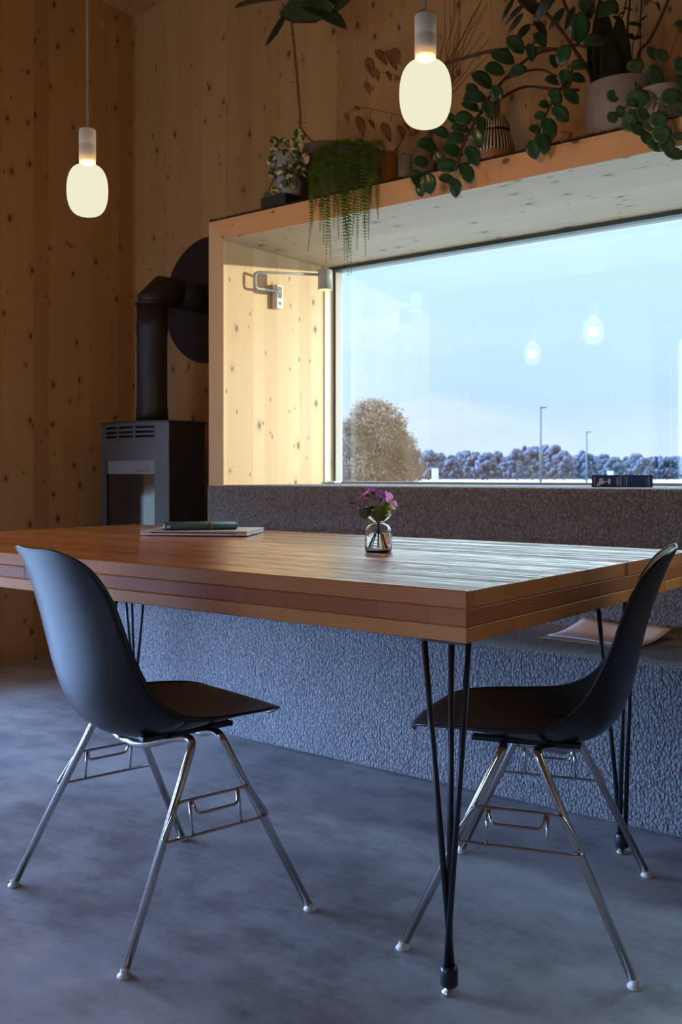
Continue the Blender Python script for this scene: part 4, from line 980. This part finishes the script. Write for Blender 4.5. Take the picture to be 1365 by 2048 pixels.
# -- variegated plant
t, so = potted('variegated_plant', 'cream-edged variegated plant in a pale blue-grey pot', 581, 3.285, M['pot_blue'], 0.062, 0.074, 0.185, z0=MZ+0.061)
tp_ = aty(584, 400, 3.33)[0]
tag(obj('black_tray', MB().box(tp_-0.075, tp_+0.07, 3.205, 3.365, MZ, MZ+0.06), M['rubber'], None, bevel=0.004, loc=(tp_, 3.33, MZ)), 'low black tray under the pale blue-grey pot', 'tray')
fm = MB(); sm = MB(); c3 = lambda a, b: (500+a*0.2051, 240+b*0.2051)
for (a, b, dx, dy) in ((240, 210, 36, 48), (340, 215, 48, 36), (245, 298, 52, -20), (435, 222, 12, 52), (482, 150, 12, 74), (215, 400, -16, 64), (225, 525, 26, 60), (308, 490, -48, 50), (385, 570, 26, 62), (420, 612, 36, 52), (548, 512, 42, 48), (455, 358, 48, 22), (462, 450, 48, -26), (245, 692, 58, 12), (176, 752, 12, 54), (325, 622, -42, 26), (540, 372, 18, 56), (352, 322, 42, 32), (400, 470, 34, 30), (500, 270, 30, 40), (430, 300, 40, 20), (300, 400, 20, 40)):
    px, py = c3(a, b); y = 3.24-0.05*rnd.random()
    p0, p1 = leaf_at(fm, px, py, dx*0.2051, dy*0.2051, y, math.hypot(dx, dy)*0.2051*1.5, tilt=0.35, fold=0.3, prof=oval)
    sm.tube(spline([so, (so+p0)/2+np.array([0, 0, 0.02]), p0], 4), 0.0014, 5)
obj('foliage', fm, M['varieg'], t, solid=0.0006); obj('stems', sm, M['stem'], t)

# -- hanging fern
t, so = potted('hanging_fern', 'green fern with long fronds hanging over the shelf edge', 706, 3.30, M['pot_dark'], 0.065, 0.085, 0.20)
fm = MB()
def frond(pts, wid, n=None, nleaf=46):
    sp = spline(pts, 8); fm.tube(sp, 0.0009, 4)
    m = len(sp)
    for q in range(nleaf):
        u = (q+0.5)/nleaf; i = min(int(u*(m-1)), m-2); p = sp[i]+(sp[i+1]-sp[i])*(u*(m-1)-i); tg = sp[i+1]-sp[i]; tg /= np.linalg.norm(tg)+1e-9
        s = np.cross(tg, -CF+0.2*CR); s /= np.linalg.norm(s)+1e-9
        L = wid*(0.55+0.45*math.sin(PI*min(1, u*1.05)))*(1 if u < 0.75 else max(0.25, 1-(u-.75)*2.4))
        for sg in (1, -1):
            leafpatch(fm, p, s*sg+tg*0.35+CF*rnd.uniform(-.3, .3), -CF+0.3*UP, L, L*0.42, 0.2, 0.1, 2, prof=lambda x: 1-0.8*x, cols=2)
for (tx, ty, sx0, y) in ((616, 505, 628, 3.10), (648, 490, 645, 3.12), (640, 465, 640, 3.13), (662, 520, 650, 3.11), (652, 528, 655, 3.14), (690, 530, 680, 3.10), (697, 552, 690, 3.08), (703, 548, 700, 3.1), (706, 470, 706, 3.12), (732, 515, 728, 3.10), (738, 480, 735, 3.12), (757, 440, 750, 3.12), (700, 505, 684, 3.13), (722, 430, 722, 3.13), (668, 455, 668, 3.14), (690, 440, 690, 3.1), (678, 480, 676, 3.12), (715, 500, 712, 3.11),
                         (630, 420, 634, 3.15), (742, 410, 744, 3.13), (625, 450, 626, 3.12), (656, 440, 660, 3.1), (729, 455, 731, 3.14), (697, 515, 695, 3.15)):
    top = aty(sx0+(706-sx0)*0.35, 296+rnd.uniform(-14, 14), 3.27); shoulder = aty(sx0, 330+rnd.uniform(-12, 22), y+0.05); mid = aty((sx0+tx)/2+rnd.uniform(-3, 3), (340+ty)/2, y)
    frond([so, top, shoulder, mid, aty(tx, ty, y)], 0.0185, nleaf=60)
for i in range(15):
    a = rnd.uniform(640, 765); frond([so, aty(690+(a-700)*0.4, 305, 3.33), aty(a, 285+rnd.uniform(-6, 22), 3.3+rnd.uniform(-.08, .1)), aty(a+(a-700)*0.35, 315+rnd.uniform(-10, 45), 3.26)], 0.018, nleaf=34)
obj('foliage', fm, M['fern'], t)

# ================================================================== OUTSIDE
def outdoors():
    M['field'] = plain('pale_stubble_field', (0.20, 0.18, 0.12), 0.9, var=0.2, scale=0.05)
    struct('ground', MB().box(-400, 500, 4.4, 900, -0.6, -0.35).box(-400, -5.2, -300, 4.4, -0.6, -0.35).box(-5.2, 500, -300, -4.8, -0.6, -0.35), M['field'])
    M['far'] = veined('hazy_blue_green_foliage', (0.008, 0.015, 0.024), (0.013, 0.022, 0.034), 0.9, 0.0, scale=0.35)  # distance haze is put into this foliage colour as a blue tint
    M['brown_tree'] = veined('warm_lit_foliage', (0.085, 0.050, 0.030), (0.125, 0.075, 0.046), 0.9, 0.5, scale=0.6)  # warm reveal reflection and sunlight are put into the leaf colour
    M['trunk'] = plain('trunk', (0.12, 0.09, 0.07), 0.9)
    def tree(name, label, px, d, top, half, mat, seed, nblob, leafy=0, group=None):
        r = random.Random(seed); b = atd(px, 950, d); zt = (HOR-top)/F_PX*d+CAM_H; hw = half/F_PX*d; g0 = -0.35
        t = wthing(name, label, 'tree', (b[0], b[1], g0), group)
        H = zt-g0; fm = MB()
        for i in range(nblob):
            a = r.uniform(0, 2*PI); u = r.random(); zc = g0+H*(0.16+0.80*u); lim = math.sqrt(max(0.05, 1-(max(0, u-0.2)/0.82)**2))*(1.0-0.25*u)
            rr = hw*lim*math.sqrt(r.random())*0.85; s = hw*(r.uniform(0.18, 0.36) if leafy else r.uniform(0.07, 0.22))
            c = np.array([b[0]+rr*math.cos(a), b[1]+rr*math.sin(a), min(zc, zt-s*0.9)])
            if leafy:
                for q in range(leafy):
                    dv = np.array([r.gauss(0, 1), r.gauss(0, 1), r.gauss(0, 1)]); dv /= np.linalg.norm(dv); pp = c+dv*s*r.uniform(0.6, 1.25); w = s*r.uniform(0.06, 0.12)
                    n = dv+np.array([r.gauss(0, .5), r.gauss(0, .5), r.gauss(0, .5)]); u1 = np.cross(n, (0.3, 0.2, 1)); u1 /= np.linalg.norm(u1); u2 = np.cross(n, u1); u2 /= np.linalg.norm(u2)
                    fm.add([pp+u1*w, pp+u2*w, pp-u1*w, pp-u2*w], [(0, 1, 2, 3)])
            else:
                ns, nr = 9, 6; P = []
                for i2 in range(nr+1):
                    th = PI*i2/nr; P.append([c+s*r.uniform(0.8, 1.2)*np.array([math.sin(th)*math.cos(2*PI*j/ns), math.sin(th)*math.sin(2*PI*j/ns), math.cos(th)]) for j in range(ns)])
                for row in P: row.append(row[0])
                fm.grid(P, True)
        obj('crown', fm, mat, t)
        tk = MB().tube([(b[0], b[1], g0), (b[0]+0.02*H, b[1], g0+H*0.3), (b[0], b[1], g0+H*0.62)], [0.05*H*0.6, 0.03*H*0.6, 0.012*H], 8)
        if leafy:
            for i in range(9):
                a = r.uniform(0, 2*PI); tk.tube([(b[0], b[1], g0+H*(0.25+0.04*i)), (b[0]+hw*0.55*math.cos(a), b[1]+hw*0.55*math.sin(a), g0+H*(0.5+0.045*i))], [0.012*H, 0.003*H], 6)
        obj('trunk', tk, M['trunk'], t)
    tree('broad_tree', 'big tawny broad tree nearest the window, left of the treeline', 744, 60, 803, 84, M['brown_tree'], 3, 150, leafy=230)
    tree('broad_tree', 'lower tawny tree against the right flank of the big tawny tree', 803, 68, 862, 52, M['brown_tree'], 9, 70, leafy=190)
    # the far treeline, each tree by itself
    prof = [(700, 905), (735, 900), (770, 905), (800, 900), (832, 902), (858, 903), (880, 908), (905, 912), (930, 904), (952, 906), (975, 908), (996, 905), (1018, 914), (1035, 900), (1050, 893), (1066, 895), (1092, 892), (1110, 893), (1128, 904), (1150, 912), (1170, 903), (1190, 914), (1206, 911), (1232, 916), (1254, 915), (1272, 910), (1290, 917), (1312, 914), (1335, 916), (1356, 915), (1375, 913), (1395, 915)]
    names = ['first', 'second', 'third', 'fourth', 'fifth', 'sixth', 'seventh', 'eighth', 'ninth', 'tenth', 'eleventh', 'twelfth', 'thirteenth', 'fourteenth', 'fifteenth', 'sixteenth', 'seventeenth', 'eighteenth', 'nineteenth', 'twentieth', 'twenty-first', 'twenty-second', 'twenty-third', 'twenty-fourth', 'twenty-fifth', 'twenty-sixth', 'twenty-seventh', 'twenty-eighth', 'twenty-ninth', 'thirtieth', 'thirty-first', 'thirty-second']
    for i, (px, top) in enumerate(prof):
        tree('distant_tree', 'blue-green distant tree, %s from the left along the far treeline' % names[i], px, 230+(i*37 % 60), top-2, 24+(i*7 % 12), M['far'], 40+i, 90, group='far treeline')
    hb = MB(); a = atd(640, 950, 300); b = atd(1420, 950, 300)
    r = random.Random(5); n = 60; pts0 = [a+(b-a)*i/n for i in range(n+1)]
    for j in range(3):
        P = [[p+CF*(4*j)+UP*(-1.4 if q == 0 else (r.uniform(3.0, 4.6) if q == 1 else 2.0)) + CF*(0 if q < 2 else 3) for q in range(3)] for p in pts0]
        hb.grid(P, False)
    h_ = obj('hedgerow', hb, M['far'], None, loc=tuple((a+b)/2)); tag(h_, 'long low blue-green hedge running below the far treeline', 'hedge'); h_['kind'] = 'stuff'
    M['post'] = plain('blue_grey_lamp_post', (0.02, 0.028, 0.04), 0.7)
    for px, top, d, lab in ((1082, 815, 62, 'taller slim street lamp post, nearer the window'), (1174, 864, 84, 'shorter slim street lamp post, farther off')):
        b = atd(px, 950, d); zt = (HOR-top)/F_PX*d+CAM_H
        t = wthing('street_lamp', lab, 'street lamp', (b[0], b[1], -0.35), 'street lamps outside')
        obj('pole', MB().tube([(b[0], b[1], -0.35), (b[0], b[1], zt)], [0.085, 0.055], 10), M['post'], t)
        hd = b+CR*0.16; obj('lamp_head', MB().obox((hd[0], hd[1], zt), CR*0.22, CF*0.09, UP*0.035), M['post'], t, bevel=0.01)
    M['shed'] = plain('pale_cladding', (0.3, 0.3, 0.3), 0.7); M['shedroof'] = plain('grey_roof', (0.25, 0.27, 0.30), 0.7)
    for px, d, wpx, top, lab in ((871, 190, 6, 938, 'tiny white shed left in front of the treeline'), (1222, 200, 5, 943, 'small pale hut just above the book, in front of the treeline')):
        b = atd(px, 950, d); w = wpx/F_PX*d; zt = (HOR-top)/F_PX*d+CAM_H
        t = wthing('shed', lab, 'shed', (b[0], b[1], -0.35))
        obj('walls', MB().obox((b[0], b[1], (zt-0.35)/2), CR*w, CF*w*0.7, UP*(zt+0.35)/2), M['shed'], t)
        obj('roof', MB().obox((b[0], b[1], zt+0.06), CR*w*1.05, CF*w*0.75, UP*0.08), M['shedroof'], t)
outdoors()

# portals guide sampling of the sky through the openings
def portal(loc, rot, sx, sy):
    ld = bpy.data.lights.new('sky_portal', 'AREA'); ld.shape = 'RECTANGLE'; ld.size = sx; ld.size_y = sy; ld.cycles.is_portal = True
    o = bpy.data.objects.new('sky_portal', ld); C.objects.link(o); o.location = loc; o.rotation_euler = rot
portal(((WIN3[0]+WIN3[1])/2, YF-0.1, 1.28), (PI/2, 0, 0), WIN3[1]-WIN3[0], 2.5)
portal(((IX0+IX1)/2, 3.99, 1.5), (-PI/2, 0, 0), IX1-IX0, 1.1)
portal((XL-0.1, (FILL_WIN[0]+FILL_WIN[1])/2, 0.46), (0, -PI/2, 0), 0.86, FILL_WIN[1]-FILL_WIN[0])
